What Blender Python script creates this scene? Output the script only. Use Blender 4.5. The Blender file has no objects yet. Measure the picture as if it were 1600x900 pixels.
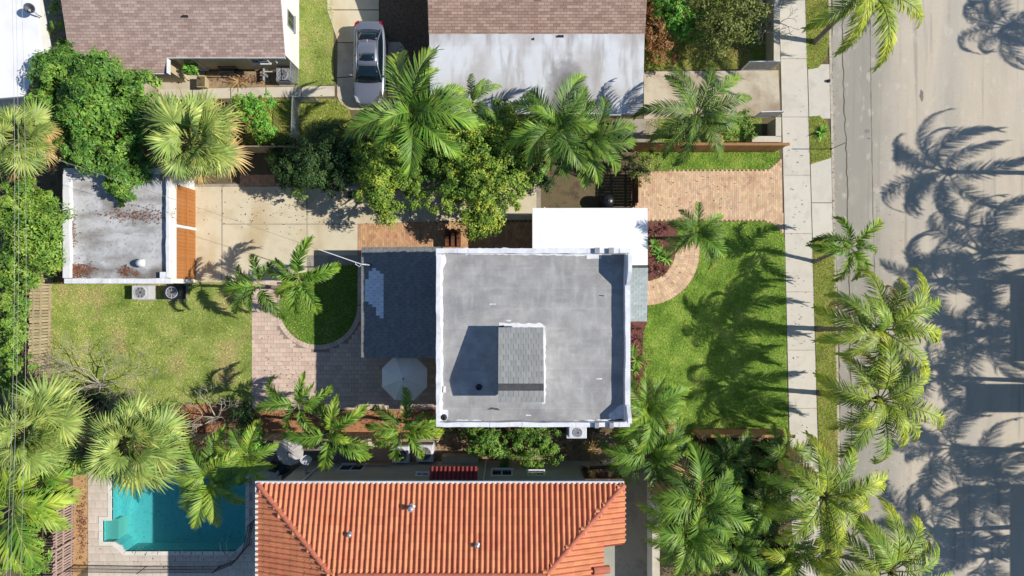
import bpy, math, random
import numpy as np
from mathutils import Vector, Matrix
R = math.radians
SC = bpy.context.scene
COL = SC.collection

# ------------------------------------------------------------------ camera, world, sun, exposure
CAM_H, PXM = 39.0, 27.0           # drone height in metres, photo pixels per metre on the ground
cam_d = bpy.data.cameras.new('camera'); cam = bpy.data.objects.new('camera', cam_d); COL.objects.link(cam)
cam.location = (0, 0, CAM_H); cam.rotation_euler = (0, 0, 0)
cam_d.sensor_width = 36.0; cam_d.lens = 36.0 * CAM_H * PXM / 1600.0
cam_d.clip_start = 0.5; cam_d.clip_end = 2000.0
SC.camera = cam
SUN_EL = 40.0
wd = bpy.data.worlds.new('World'); SC.world = wd; wd.use_nodes = True
nt = wd.node_tree; nt.nodes.clear()
wo = nt.nodes.new('ShaderNodeOutputWorld'); wb = nt.nodes.new('ShaderNodeBackground'); sk = nt.nodes.new('ShaderNodeTexSky')
sk.sky_type = 'NISHITA'; sk.sun_disc = False; sk.sun_elevation = R(SUN_EL); sk.sun_rotation = R(90)
sk.air_density = 1.0; sk.dust_density = 0.1; sk.ozone_density = 4.0
wb.inputs['Strength'].default_value = 0.108
nt.links.new(sk.outputs[0], wb.inputs['Color']); nt.links.new(wb.outputs[0], wo.inputs['Surface'])
sl = bpy.data.lights.new('sun', 'SUN'); sl.energy = 5.0; sl.angle = R(0.5); sl.color = (1.0, 0.955, 0.885)
sun = bpy.data.objects.new('sun', sl); COL.objects.link(sun); sun.location = (60, 0, 50)
sun.rotation_euler = (0, R(90 - SUN_EL), 0)
SC.view_settings.view_transform = 'Standard'; SC.view_settings.look = 'None'
SC.view_settings.exposure = 0.25; SC.view_settings.gamma = 1.0; SC.view_settings.use_curve_mapping = False
SC.cycles.max_bounces = 6; SC.cycles.transparent_max_bounces = 8

# ------------------------------------------------------------------ helpers
def P(px, py, z=0.0):
    s = (CAM_H - z) / CAM_H / PXM
    return ((px - 800) * s, (450 - py) * s, z)
def PX(px, z=0.0): return P(px, 450, z)[0]
def PY(py, z=0.0): return P(800, py, z)[1]
def lin(c):
    c /= 255.0
    return c / 12.92 if c <= .04045 else ((c + .055) / 1.055) ** 2.4
def s(r, g, b, k=.75): return (lin(r) * k, lin(g) * k, lin(b) * k, 1)
LABELS = {}
def tag(o, label=None, cat=None, group=None, kind=None):
    if label:
        n = len(label.split())
        if label in LABELS: print('DUPLICATE LABEL', label)
        if not 4 <= n <= 16: print('LABEL LENGTH', n, label)
        LABELS[label] = 1; o['label'] = label
    if cat: o['category'] = cat
    if group: o['group'] = group
    if kind: o['kind'] = kind
    return o
def empty(name, loc=(0, 0, 0), rz=0.0):
    o = bpy.data.objects.new(name, None); COL.objects.link(o); o.location = loc; o.rotation_euler = (0, 0, rz)
    o.empty_display_size = .2
    return o
def link(name, me, parent=None, mat=None):
    o = bpy.data.objects.new(name, me); COL.objects.link(o)
    if mat is not None and not me.materials: me.materials.append(mat)
    if parent is not None: o.parent = parent
    return o

class MB:
    """collects shapes into one mesh"""
    def __init__(self): self.v = []; self.f = []
    def add(self, vs, fs):
        n = len(self.v); self.v += [tuple(p) for p in vs]; self.f += [tuple(i + n for i in f) for f in fs]; return self
    def box(self, x0, x1, y0, y1, z0, z1):
        if x0 > x1: x0, x1 = x1, x0
        if y0 > y1: y0, y1 = y1, y0
        return self.add([(x0, y0, z0), (x1, y0, z0), (x1, y1, z0), (x0, y1, z0), (x0, y0, z1), (x1, y0, z1), (x1, y1, z1), (x0, y1, z1)],
                        [(3, 2, 1, 0), (4, 5, 6, 7), (0, 1, 5, 4), (1, 2, 6, 5), (2, 3, 7, 6), (3, 0, 4, 7)])
    def hexa(self, bot, top):
        return self.add(list(bot) + list(top), [(3, 2, 1, 0), (4, 5, 6, 7), (0, 1, 5, 4), (1, 2, 6, 5), (2, 3, 7, 6), (3, 0, 4, 7)])
    def prism(self, poly, z0, z1):
        a = sum(poly[i][0] * poly[(i + 1) % len(poly)][1] - poly[(i + 1) % len(poly)][0] * poly[i][1] for i in range(len(poly)))
        if a < 0: poly = poly[::-1]
        n = len(poly)
        return self.add([(p[0], p[1], z0) for p in poly] + [(p[0], p[1], z1) for p in poly],
                        [tuple(range(n - 1, -1, -1)), tuple(range(n, 2 * n))] + [(i, (i + 1) % n, n + (i + 1) % n, n + i) for i in range(n)])
    def tube(self, pts, rad, n=8, caps=True):
        pts = [Vector(p) for p in pts]
        if not hasattr(rad, '__len__'): rad = [rad] * len(pts)
        vs, fs = [], []
        up = Vector((0, 0, 1))
        for i, p in enumerate(pts):
            t = (pts[min(i + 1, len(pts) - 1)] - pts[max(i - 1, 0)]).normalized()
            a = t.cross(up)
            if a.length < .05: a = t.cross(Vector((0, 1, 0)))
            a.normalize(); b = a.cross(t)
            for k in range(n):
                q = 2 * math.pi * k / n
                vs.append(p + (a * math.cos(q) + b * math.sin(q)) * rad[i])
        for i in range(len(pts) - 1):
            for k in range(n):
                fs.append((i * n + k, i * n + (k + 1) % n, (i + 1) * n + (k + 1) % n, (i + 1) * n + k))
        if caps:
            fs.append(tuple(range(n - 1, -1, -1))); fs.append(tuple(range((len(pts) - 1) * n, len(pts) * n)))
        return self.add(vs, fs)
    def cyl(self, x, y, z0, z1, r0, r1=None, n=16):
        return self.tube([(x, y, z0), (x, y, z1)], [r0, r0 if r1 is None else r1], n)
    def lathe(self, prof, c=(0, 0, 0), n=16):
        vs, fs = [], []
        for r, z in prof:
            for k in range(n):
                q = 2 * math.pi * k / n
                vs.append((c[0] + r * math.cos(q), c[1] + r * math.sin(q), c[2] + z))
        for i in range(len(prof) - 1):
            for k in range(n):
                fs.append((i * n + k, i * n + (k + 1) % n, (i + 1) * n + (k + 1) % n, (i + 1) * n + k))
        fs.append(tuple(range(n - 1, -1, -1))); fs.append(tuple(range((len(prof) - 1) * n, len(prof) * n)))
        return self.add(vs, fs)
    def mesh(self, name, mat=None, smooth=False):
        me = bpy.data.meshes.new(name); me.from_pydata(self.v, [], self.f); me.update()
        if mat is not None: me.materials.append(mat)
        me.polygons.foreach_set('use_smooth', [bool(smooth)] * len(me.polygons))
        return me
    def build(self, name, mat, parent=None, smooth=False, bevel=0.0):
        o = link(name, self.mesh(name, mat, smooth), parent)
        if bevel:
            m = o.modifiers.new('bevel', 'BEVEL'); m.width = bevel; m.segments = 2; m.limit_method = 'ANGLE'
        return o

def np_mesh(name, verts, quads, mat, smooth=False):
    me = bpy.data.meshes.new(name); nv, nf, k = len(verts), len(quads), quads.shape[1]
    me.vertices.add(nv); me.vertices.foreach_set('co', np.ascontiguousarray(verts, dtype=np.float32).ravel())
    me.loops.add(nf * k); me.loops.foreach_set('vertex_index', np.ascontiguousarray(quads, dtype=np.int32).ravel())
    me.polygons.add(nf); me.polygons.foreach_set('loop_start', np.arange(0, nf * k, k, dtype=np.int32))
    try: me.polygons.foreach_set('loop_total', np.full(nf, k, dtype=np.int32))
    except Exception: pass
    me.polygons.foreach_set('use_smooth', np.full(nf, bool(smooth)))
    me.update(calc_edges=True); me.validate()
    me.materials.append(mat)
    return me
def in_poly(pts, poly):
    x, y = pts[:, 0], pts[:, 1]; ins = np.zeros(len(pts), bool); n = len(poly)
    for i in range(n):
        x0, y0 = poly[i][:2]; x1, y1 = poly[(i + 1) % n][:2]
        if y0 == y1: continue
        c = ((y0 > y) != (y1 > y)) & (x < (x1 - x0) * (y - y0) / (y1 - y0) + x0)
        ins ^= c
    return ins
def gpoly(pxs, z=0.0): return [P(a, b, z)[:2] for a, b in pxs]
def arc(cx, cy, rx, ry, a0, a1, n):
    return [(cx + rx * math.cos(R(a0 + (a1 - a0) * i / n)), cy - ry * math.sin(R(a0 + (a1 - a0) * i / n))) for i in range(n + 1)]

# ------------------------------------------------------------------ materials
def N(nt, t, **kw):
    n = nt.nodes.new('ShaderNode' + t)
    for k, v in kw.items(): setattr(n, k, v)
    return n
def mat(name, cols, scale=3.0, rough=.85, bump=0.0, bscale=40.0, vary=0.0, huev=0.0, detail=8, trans=0.0, tcol=None, metallic=0.0,
        stretch=(1, 1, 1), spec=.4, coat=0.0, dist=.02, pos=None, extra=None):
    m = bpy.data.materials.new(name); m.use_nodes = True; nt = m.node_tree; nt.nodes.clear(); L = nt.links.new
    out = N(nt, 'OutputMaterial'); pb = N(nt, 'BsdfPrincipled')
    pb.inputs['Roughness'].default_value = rough; pb.inputs['Metallic'].default_value = metallic
    pb.inputs['Specular IOR Level'].default_value = spec; pb.inputs['Coat Weight'].default_value = coat
    tc = N(nt, 'TexCoord'); mp = N(nt, 'Mapping'); mp.inputs['Scale'].default_value = stretch
    L(tc.outputs['Object'], mp.inputs['Vector'])
    no = N(nt, 'TexNoise'); no.inputs['Scale'].default_value = scale; no.inputs['Detail'].default_value = detail; no.inputs['Roughness'].default_value = .62
    L(mp.outputs[0], no.inputs['Vector'])
    rp = N(nt, 'ValToRGB'); n = len(cols)
    while len(rp.color_ramp.elements) < n: rp.color_ramp.elements.new(.5)
    for i, c in enumerate(cols):
        e = rp.color_ramp.elements[i]; e.position = pos[i] if pos else .3 + .4 * i / max(1, n - 1); e.color = c
    L(no.outputs['Fac'], rp.inputs['Fac'])
    col = rp.outputs['Color']
    if extra: col = extra(nt, L, tc, col)
    if vary or huev:
        ge = N(nt, 'NewGeometry'); oi = N(nt, 'ObjectInfo')
        ad = N(nt, 'Math', operation='ADD'); fr = N(nt, 'Math', operation='FRACT')
        L(ge.outputs['Random Per Island'], ad.inputs[0]); L(oi.outputs['Random'], ad.inputs[1]); L(ad.outputs[0], fr.inputs[0])
        hs = N(nt, 'HueSaturation')
        mr = N(nt, 'MapRange'); mr.inputs['To Min'].default_value = 1 - vary; mr.inputs['To Max'].default_value = 1 + vary
        L(fr.outputs[0], mr.inputs['Value']); L(mr.outputs[0], hs.inputs['Value'])
        if huev:
            m2 = N(nt, 'Math', operation='MULTIPLY'); m2.inputs[1].default_value = 7.31; f2 = N(nt, 'Math', operation='FRACT')
            L(fr.outputs[0], m2.inputs[0]); L(m2.outputs[0], f2.inputs[0])
            mh = N(nt, 'MapRange'); mh.inputs['To Min'].default_value = .5 - huev; mh.inputs['To Max'].default_value = .5 + huev
            L(f2.outputs[0], mh.inputs['Value']); L(mh.outputs[0], hs.inputs['Hue'])
        L(col, hs.inputs['Color']); col = hs.outputs['Color']
    L(col, pb.inputs['Base Color'])
    if bump:
        bn = N(nt, 'TexNoise'); bn.inputs['Scale'].default_value = bscale; bn.inputs['Detail'].default_value = 4
        L(mp.outputs[0], bn.inputs['Vector'])
        bp = N(nt, 'Bump'); bp.inputs['Strength'].default_value = bump; bp.inputs['Distance'].default_value = dist
        L(bn.outputs['Fac'], bp.inputs['Height']); L(bp.outputs[0], pb.inputs['Normal'])
    sh = pb.outputs[0]
    if trans:
        tr = N(nt, 'BsdfTranslucent'); mx = N(nt, 'MixShader'); mx.inputs[0].default_value = trans
        g = N(nt, 'MixRGB', blend_type='MULTIPLY'); g.inputs[0].default_value = 1; g.inputs[2].default_value = tcol or (1.3, 1.3, .6, 1)
        L(col, g.inputs[1]); L(g.outputs[0], tr.inputs['Color']); L(sh, mx.inputs[1]); L(tr.outputs[0], mx.inputs[2]); sh = mx.outputs[0]
    L(sh, out.inputs['Surface'])
    return m
def overlay_noise(scale, c, lo, hi, stretch=(1, 1, 1), fac=1.0, detail=6, loc=(0, 0, 0)):
    """blotches of colour c over the base colour"""
    def f(nt, L, tc, col):
        mp = N(nt, 'Mapping'); mp.inputs['Scale'].default_value = stretch; mp.inputs['Location'].default_value = loc; L(tc.outputs['Object'], mp.inputs['Vector'])
        no = N(nt, 'TexNoise'); no.inputs['Scale'].default_value = scale; no.inputs['Detail'].default_value = detail; L(mp.outputs[0], no.inputs['Vector'])
        mr = N(nt, 'MapRange'); mr.inputs['From Min'].default_value = lo; mr.inputs['From Max'].default_value = hi; mr.inputs['To Max'].default_value = fac
        L(no.outputs['Fac'], mr.inputs['Value'])
        mx = N(nt, 'MixRGB'); L(mr.outputs[0], mx.inputs[0]); L(col, mx.inputs[1]); mx.inputs[2].default_value = c
        return mx.outputs[0]
    return f
def chain(*fs):
    def f(nt, L, tc, col):
        for g in fs: col = g(nt, L, tc, col)
        return col
    return f
def shingle_pattern(c_a, c_b, mortar, bw, bh, rot=0.0):
    def f(nt, L, tc, col):
        mp = N(nt, 'Mapping'); mp.inputs['Rotation'].default_value = (0, 0, rot); L(tc.outputs['Object'], mp.inputs['Vector'])
        br = N(nt, 'TexBrick'); br.offset = .5; br.inputs['Scale'].default_value = 1.0
        br.inputs['Brick Width'].default_value = bw; br.inputs['Row Height'].default_value = bh
        br.inputs['Mortar Size'].default_value = bh * .07; br.inputs['Mortar Smooth'].default_value = .3; br.inputs['Bias'].default_value = 0
        br.inputs['Color1'].default_value = c_a; br.inputs['Color2'].default_value = c_b; br.inputs['Mortar'].default_value = mortar
        L(mp.outputs[0], br.inputs['Vector'])
        mx = N(nt, 'MixRGB', blend_type='MULTIPLY'); mx.inputs[0].default_value = 1; L(br.outputs['Color'], mx.inputs[1]); L(col, mx.inputs[2])
        return mx.outputs[0]
    return f
def ellipse_stain(cx, cy, rx, ry, c, fac):
    """a run-off stain with a shape of its own (object coordinates)"""
    def f(nt, L, tc, col):
        mp = N(nt, 'Mapping'); mp.inputs['Location'].default_value = (-cx / rx, -cy / ry, 0); mp.inputs['Scale'].default_value = (1 / rx, 1 / ry, 0)
        L(tc.outputs['Object'], mp.inputs['Vector'])
        ln = N(nt, 'VectorMath', operation='LENGTH'); L(mp.outputs[0], ln.inputs[0])
        no = N(nt, 'TexNoise'); no.inputs['Scale'].default_value = 2.5; no.inputs['Detail'].default_value = 6; L(tc.outputs['Object'], no.inputs['Vector'])
        ad = N(nt, 'Math', operation='MULTIPLY_ADD'); L(no.outputs['Fac'], ad.inputs[0]); ad.inputs[1].default_value = .5; L(ln.outputs['Value'], ad.inputs[2])
        mr = N(nt, 'MapRange'); mr.inputs['From Min'].default_value = 1.35; mr.inputs['From Max'].default_value = 1.12; mr.inputs['To Max'].default_value = fac
        L(ad.outputs[0], mr.inputs['Value'])
        mx = N(nt, 'MixRGB'); L(mr.outputs[0], mx.inputs[0]); L(col, mx.inputs[1]); mx.inputs[2].default_value = c
        return mx.outputs[0]
    return f
def seam_grid(w, h, dark, loc=(0, 0, 0)):
    def f(nt, L, tc, col):
        mp = N(nt, 'Mapping'); mp.inputs['Location'].default_value = loc; L(tc.outputs['Object'], mp.inputs['Vector'])
        br = N(nt, 'TexBrick'); br.offset = .35; br.inputs['Scale'].default_value = 1; br.inputs['Brick Width'].default_value = w; br.inputs['Row Height'].default_value = h
        br.inputs['Mortar Size'].default_value = .02; br.inputs['Mortar Smooth'].default_value = .6
        br.inputs['Color1'].default_value = (.94, .94, .94, 1); br.inputs['Color2'].default_value = (1.03, 1.03, 1.03, 1); br.inputs['Mortar'].default_value = (dark, dark, dark, 1)
        L(mp.outputs[0], br.inputs['Vector'])
        mx = N(nt, 'MixRGB', blend_type='MULTIPLY'); mx.inputs[0].default_value = 1; L(col, mx.inputs[1]); L(br.outputs['Color'], mx.inputs[2])
        return mx.outputs[0]
    return f
G1 = lambda v: (v, v, v, 1)
M = {}
M['soil'] = mat('soil', [s(70, 58, 44), s(120, 104, 78), s(100, 98, 62)], 1.2, .95, .6, 18)
M['dirt'] = mat('dirt', [s(120, 98, 74), s(176, 150, 118), s(140, 120, 92)], 1.6, .95, .5, 22)
M['mulch_red'] = mat('mulch_red', [s(112, 74, 48), s(196, 140, 98), s(164, 108, 70)], 9, .95, .8, 30, dist=.03)
M['mulch_dark'] = mat('mulch_dark', [s(66, 40, 34), s(134, 84, 76), s(96, 60, 50)], 7, .95, .8, 26, dist=.03)
M['lawn'] = mat('lawn', [s(92, 124, 42), s(130, 162, 64), s(160, 182, 84)], .9, .95, .8, 30, detail=12)
M['back_lawn'] = mat('back_lawn', [s(110, 130, 54), s(146, 160, 82), s(176, 178, 108)], .7, .95, .8, 30, detail=12,
                     extra=overlay_noise(.35, s(176, 160, 110), .52, .66, fac=.8, loc=(3, 1, 0)))
M['weedy_lawn'] = mat('weedy_lawn', [s(96, 96, 44), s(140, 150, 62), s(170, 152, 96)], .9, .95, .8, 30, detail=12)
M['turf'] = mat('turf', [s(72, 104, 34), s(96, 132, 44)], 5, .95, .5, 50)
M['blade'] = mat('blade', [s(110, 140, 52, 1.35), s(148, 172, 72, 1.35), s(180, 190, 96, 1.35)], .9, .7, 0, vary=.3, huev=.02, trans=.1, spec=.2, extra=overlay_noise(.45, s(196, 186, 120, 1.2), .57, .68, fac=.7))
M['blade_dry'] = mat('blade_dry', [s(120, 142, 54, 1.3), s(160, 172, 84, 1.3), s(196, 184, 118, 1.3)], .7, .7, 0, vary=.3, huev=.03, trans=.1, spec=.2, extra=overlay_noise(.35, s(206, 184, 132, 1.1), .54, .64, fac=.85, loc=(3, 1, 0)))
M['road'] = mat('road', [s(188, 176, 156), s(206, 192, 170), s(212, 198, 178)], .35, .9, .25, 60, detail=14, stretch=(1.6, .25, 1),
                extra=chain(overlay_noise(.22, s(172, 168, 158), .5, .62, (2.2, .3, 1), .6), overlay_noise(14, s(150, 146, 138), .55, .75, fac=.35)))
def lane_edge(x0, x1, c, fac):
    def f(nt, L, tc, col):
        sp = N(nt, 'SeparateXYZ'); L(tc.outputs['Object'], sp.inputs[0])
        no = N(nt, 'TexNoise'); no.inputs['Scale'].default_value = .7; no.inputs['Detail'].default_value = 8; L(tc.outputs['Object'], no.inputs['Vector'])
        ad = N(nt, 'Math', operation='MULTIPLY_ADD'); L(no.outputs['Fac'], ad.inputs[0]); ad.inputs[1].default_value = 1.6; L(sp.outputs['X'], ad.inputs[2])
        mr = N(nt, 'MapRange'); mr.inputs['From Min'].default_value = x1 + .8; mr.inputs['From Max'].default_value = x0 + .8; mr.inputs['To Max'].default_value = fac
        L(ad.outputs[0], mr.inputs['Value']); mx = N(nt, 'MixRGB'); L(mr.outputs[0], mx.inputs[0]); L(col, mx.inputs[1]); mx.inputs[2].default_value = c
        return mx.outputs[0]
    return f
M['road'] = mat('road', [s(192, 180, 160), s(210, 196, 174), s(216, 202, 182)], .35, .9, .25, 60, detail=14, stretch=(1.6, .25, 1),
                extra=chain(overlay_noise(.22, s(178, 172, 160), .5, .62, (2.2, .3, 1), .6), lane_edge(20.6, 23.2, s(158, 154, 142), .85), overlay_noise(.6, s(196, 188, 172), .56, .68, (1, .5, 1), .5), overlay_noise(.9, s(150, 142, 130), .58, .7, (3, .12, 1), .5), overlay_noise(2.2, s(222, 210, 192), .6, .72, (1, .6, 1), .5), overlay_noise(14, s(150, 146, 138), .55, .75, fac=.35)))
M['oil'] = mat('oil', [s(120, 112, 102), s(150, 142, 130)], 3, .8)
M['gutter_lane'] = mat('gutter_lane', [s(142, 138, 128), s(166, 162, 150), s(184, 178, 164)], .5, .9, .3, 50, detail=14, stretch=(1.4, .5, 1),
                extra=overlay_noise(.5, s(196, 190, 174), .55, .68, (1, .5, 1), .6))
M['concrete'] = mat('concrete', [s(196, 186, 164), s(222, 212, 190), s(212, 200, 178)], .7, .9, .2, 60, detail=12,
                    extra=overlay_noise(.45, s(186, 168, 134), .54, .7, fac=.55))
M['concrete_drive'] = mat('concrete_drive', [s(206, 190, 156), s(226, 214, 184), s(216, 200, 166)], .6, .9, .2, 60, detail=12,
                    extra=overlay_noise(.3, s(196, 170, 124), .52, .66, (1.4, .5, 1), .6))
M['concrete_stained'] = mat('concrete_stained', [s(176, 158, 132), s(212, 200, 176), s(196, 176, 146)], .6, .9, .2, 60, detail=12,
                    extra=overlay_noise(.35, s(150, 122, 94), .52, .66, (.6, 1.3, 1), .7))
M['concrete_old'] = mat('concrete_old', [s(140, 130, 116), s(176, 166, 150), s(160, 148, 130)], 1.1, .9, .4, 40, detail=12)
M['sidewalk'] = mat('sidewalk', [s(204, 196, 180), s(222, 214, 198), s(214, 206, 188)], .8, .9, .2, 60, detail=12, vary=.03)
M['kerb'] = mat('kerb', [s(166, 158, 142), s(206, 196, 176)], 2.5, .9, .4, 30)
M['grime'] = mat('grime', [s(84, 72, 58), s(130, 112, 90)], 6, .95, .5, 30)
M['brick'] = mat('brick', [s(208, 168, 132), s(232, 198, 160), s(214, 180, 150)], .9, .9, .4, 60, vary=.16, huev=.015)
M['brick_red'] = mat('brick_red', [s(196, 146, 108), s(220, 172, 128), s(200, 154, 118)], 1.4, .9, .4, 60, vary=.2, huev=.015)
M['brick_joint'] = mat('brick_joint', [s(176, 138, 102), s(204, 166, 130)], 8, .95, .3, 40)
M['paver'] = mat('paver', [s(208, 178, 158), s(226, 200, 180), s(214, 190, 172)], 1.0, .9, .35, 50, vary=.12, huev=.012)
M['paver_joint'] = mat('paver_joint', [s(150, 132, 116), s(170, 152, 136)], 8, .95, .3, 40)
M['membrane'] = mat('membrane', [s(152, 150, 147), s(170, 168, 165), s(186, 184, 181)], 1.3, .75, .3, 30, detail=16,
                    extra=chain(overlay_noise(.5, s(128, 128, 132), .5, .68, (1, 1, 1), .55), seam_grid(2.9, .98, 1.1), overlay_noise(3.4, s(196, 195, 193), .54, .7, (1, .25, 1), .4), overlay_noise(2.6, s(132, 131, 130), .56, .72, (.3, 1, 1), .4), overlay_noise(22, s(206, 206, 208), .58, .75, fac=.5)))
M['white_roof'] = mat('white_roof', [s(244, 244, 244, .8), s(252, 252, 252, .8)], .8, .6, .05, 30, extra=overlay_noise(.9, s(214, 212, 208), .56, .72, fac=.25))
M['white_paint'] = mat('white_paint', [s(224, 224, 222, .76), s(244, 244, 244, .76)], 2.5, .7, .2, 12, extra=overlay_noise(1.1, s(176, 174, 172), .54, .7, fac=.4))
M['white_coating'] = mat('white_coating', [s(222, 222, 226, .76), s(244, 244, 244, .78)], 3, .6, .4, 9, extra=overlay_noise(1.6, s(170, 170, 178), .54, .7, fac=.45))
M['stucco_white'] = mat('stucco_white', [s(226, 224, 218, .8), s(240, 240, 236, .8)], 1, .9, .3, 50)
M['stucco_tan'] = mat('stucco_tan', [s(196, 180, 146), s(216, 200, 166)], 1, .9, .3, 50)
M['stucco_grey'] = mat('stucco_grey', [s(168, 166, 150), s(190, 188, 170)], .8, .9, .4, 40, extra=overlay_noise(.6, s(200, 192, 160), .5, .7, fac=.6))
M['shingle_base'] = mat('shingle_base', [G1(.8), G1(1.05)], 2.0, .95, .5, 60, extra=shingle_pattern(s(206, 180, 166), s(172, 146, 134), s(132, 108, 100), .34, .145))
M['shingle_mid'] = mat('shingle_mid', [G1(.8), G1(1.05)], 2.0, .95, .5, 60, extra=shingle_pattern(s(200, 170, 152), s(166, 136, 120), s(118, 94, 84), .34, .145))
M['shingle_grey'] = mat('shingle_grey', [s(150, 150, 148), s(172, 172, 168)], 6, .95, .5, 60, vary=.1)
M['shingle_porch'] = mat('shingle_porch', [s(126, 126, 124), s(146, 146, 144)], 6, .95, .5, 60, vary=.1)
M['shingle_pale'] = mat('shingle_pale', [s(226, 230, 238), s(238, 240, 244)], 6, .9, .3, 60, vary=.08)
M['shingle_east'] = mat('shingle_east', [s(160, 170, 170), s(186, 194, 192)], 6, .95, .5, 60, vary=.12)
M['under_roof'] = mat('under_roof', [s(70, 70, 74), s(92, 92, 94)], 4, .95)
M['stained_roof'] = mat('stained_roof', [s(206, 206, 206), s(226, 228, 230), s(216, 216, 214)], .5, .6, .15, 30, detail=14,
                        extra=chain(overlay_noise(1.3, s(160, 152, 144), .48, .7, (1.6, .3, 1), .8), overlay_noise(.35, s(186, 178, 170), .48, .62, fac=.7),
                                    seam_grid(12.5, 1.3, .93), ellipse_stain(2.95, 9.7, 1.15, 2.7, s(148, 144, 142), .8), ellipse_stain(2.95, 9.7, .8, 2.0, s(122, 118, 116), .8)))
M['garage_roof'] = mat('garage_roof', [s(176, 174, 172), s(206, 206, 206), s(190, 188, 186)], .7, .85, .3, 25, detail=14,
                       extra=chain(overlay_noise(.9, s(122, 112, 102), .48, .7, (.6, 1.5, 1), .7), overlay_noise(.4, s(96, 84, 70), .52, .66, fac=.8, loc=(0, .6, 0)), overlay_noise(7, s(140, 134, 126), .55, .7, fac=.6), seam_grid(3.0, 1.0, .9)))
M['tile'] = mat('tile', [s(216, 130, 88), s(230, 150, 106), s(214, 134, 94)], .8, .75, .2, 30, vary=.09, huev=.005)
M['tile_cap'] = mat('tile_cap', [s(190, 104, 78), s(210, 126, 98)], 2.2, .75, .3, 30, vary=.08)
M['tile_dark'] = mat('tile_dark', [s(120, 36, 30), s(150, 52, 42)], 2, .6, .2, 30, vary=.05)
M['tile_under'] = mat('tile_under', [s(130, 60, 36), s(150, 74, 46)], 3, .9)
M['wood_door'] = mat('wood_door', [s(160, 98, 46), s(190, 124, 64), s(176, 110, 52)], 2.0, .6, .2, 30, stretch=(6, .6, 6), vary=.06)
M['wood_fence'] = mat('wood_fence', [s(150, 106, 64), s(190, 142, 92), s(168, 122, 78)], 3, .9, .3, 20, stretch=(3, 3, .4), vary=.14, huev=.01)
M['wood_grey'] = mat('wood_grey', [s(136, 122, 98), s(190, 174, 136), s(164, 148, 116)], 3, .9, .3, 20, stretch=(3, 3, .4), vary=.2, huev=.012)
M['wood_pink'] = mat('wood_pink', [s(140, 112, 102), s(186, 160, 146), s(160, 132, 120)], 3, .9, .3, 20, stretch=(3, 3, .4), vary=.2)
M['wood_dark'] = mat('wood_dark', [s(92, 70, 56), s(130, 104, 84)], 3, .9, .3, 20, stretch=(3, 3, .4), vary=.18)
M['wood_brown'] = mat('wood_brown', [s(96, 58, 40), s(128, 82, 58)], 3, .85, .2, 20)
M['metal_white'] = mat('metal_white', [s(220, 220, 222), s(236, 236, 238)], 3, .45, metallic=.1)
M['metal_grey'] = mat('metal_grey', [s(150, 152, 156), s(176, 178, 182)], 5, .5, .05, 30, metallic=.3)
M['metal_dark'] = mat('metal_dark', [s(40, 42, 48), s(62, 64, 70)], 5, .5, metallic=.3)
M['galv'] = mat('galv', [s(170, 174, 178), s(200, 204, 206)], 5, .4, metallic=.5)
M['ac_body'] = mat('ac_body', [s(196, 196, 194), s(214, 214, 212)], 4, .55, .05, 30)
M['black'] = mat('black', [s(16, 16, 18), s(26, 26, 28)], 5, .5)
M['black_cover'] = mat('black_cover', [s(26, 26, 28), s(44, 44, 48)], 4, .35, .4, 6)
M['glass_dark'] = mat('glass_dark', [s(24, 32, 40), s(34, 44, 52)], 2, .08, spec=.8)
M['cable'] = mat('cable', [s(150, 146, 140), s(170, 166, 160)], 5, .6)
M['cable_white'] = mat('cable_white', [s(236, 236, 236), s(246, 246, 246)], 5, .6)
M['canvas'] = mat('canvas', [s(252, 246, 234, .96), s(255, 250, 240, .96)], 2, .9, .1, 40, trans=.15, tcol=(1, 1, 1, 1))
M['canvas_grey'] = mat('canvas_grey', [s(176, 170, 164), s(204, 198, 192)], 2, .9, .1, 40, vary=.14)
M['car_paint'] = mat('car_paint', [s(142, 146, 158), s(146, 150, 162)], 2, .3, metallic=.45, coat=.7)
M['car_black'] = mat('car_black', [s(14, 15, 17), s(20, 21, 23)], 2, .4)
M['car_glass'] = mat('car_glass', [s(16, 30, 36), s(20, 36, 42)], 2, .04, spec=.8, coat=.6)
M['car_red'] = mat('car_red', [s(150, 20, 18), s(170, 28, 24)], 2, .2, coat=.6)
M['car_light'] = mat('car_light', [s(210, 216, 222), s(230, 234, 238)], 2, .1, coat=.8)
M['tyre'] = mat('tyre', [s(30, 30, 32), s(44, 44, 46)], 8, .9, .3, 40)
M['terracotta'] = mat('terracotta', [s(186, 168, 130), s(206, 190, 152)], 4, .9, .2, 30)
M['pool_plaster'] = mat('pool_plaster', [s(190, 216, 212, .85), s(224, 240, 236, .95), s(206, 230, 226, .9)], 5, .8, .2, 5, detail=6)  # pale mottling stands in for light ripples on the pool floor
M['step_plaster'] = mat('step_plaster', [s(246, 226, 206, .85), s(250, 234, 216, .85)], 4, .8)
M['dirt_orange'] = mat('dirt_orange', [s(170, 126, 84), s(206, 164, 116), s(186, 142, 98)], 4, .95, .6, 30)
M['pool_coping'] = mat('pool_coping', [s(224, 218, 204), s(240, 236, 224)], 2, .85, .2, 40, vary=.05)
M['deck_stone'] = mat('deck_stone', [s(206, 190, 172), s(226, 212, 196)], 1.2, .9, .2, 50, vary=.07)
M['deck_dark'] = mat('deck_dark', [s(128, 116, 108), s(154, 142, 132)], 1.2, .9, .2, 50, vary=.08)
M['trunk_grey'] = mat('trunk_grey', [s(110, 98, 84), s(160, 148, 130)], 5, .9, .6, 16, stretch=(1, 1, 4))
M['trunk_brown'] = mat('trunk_brown', [s(74, 56, 42), s(122, 98, 74)], 6, .95, .8, 16)
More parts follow.
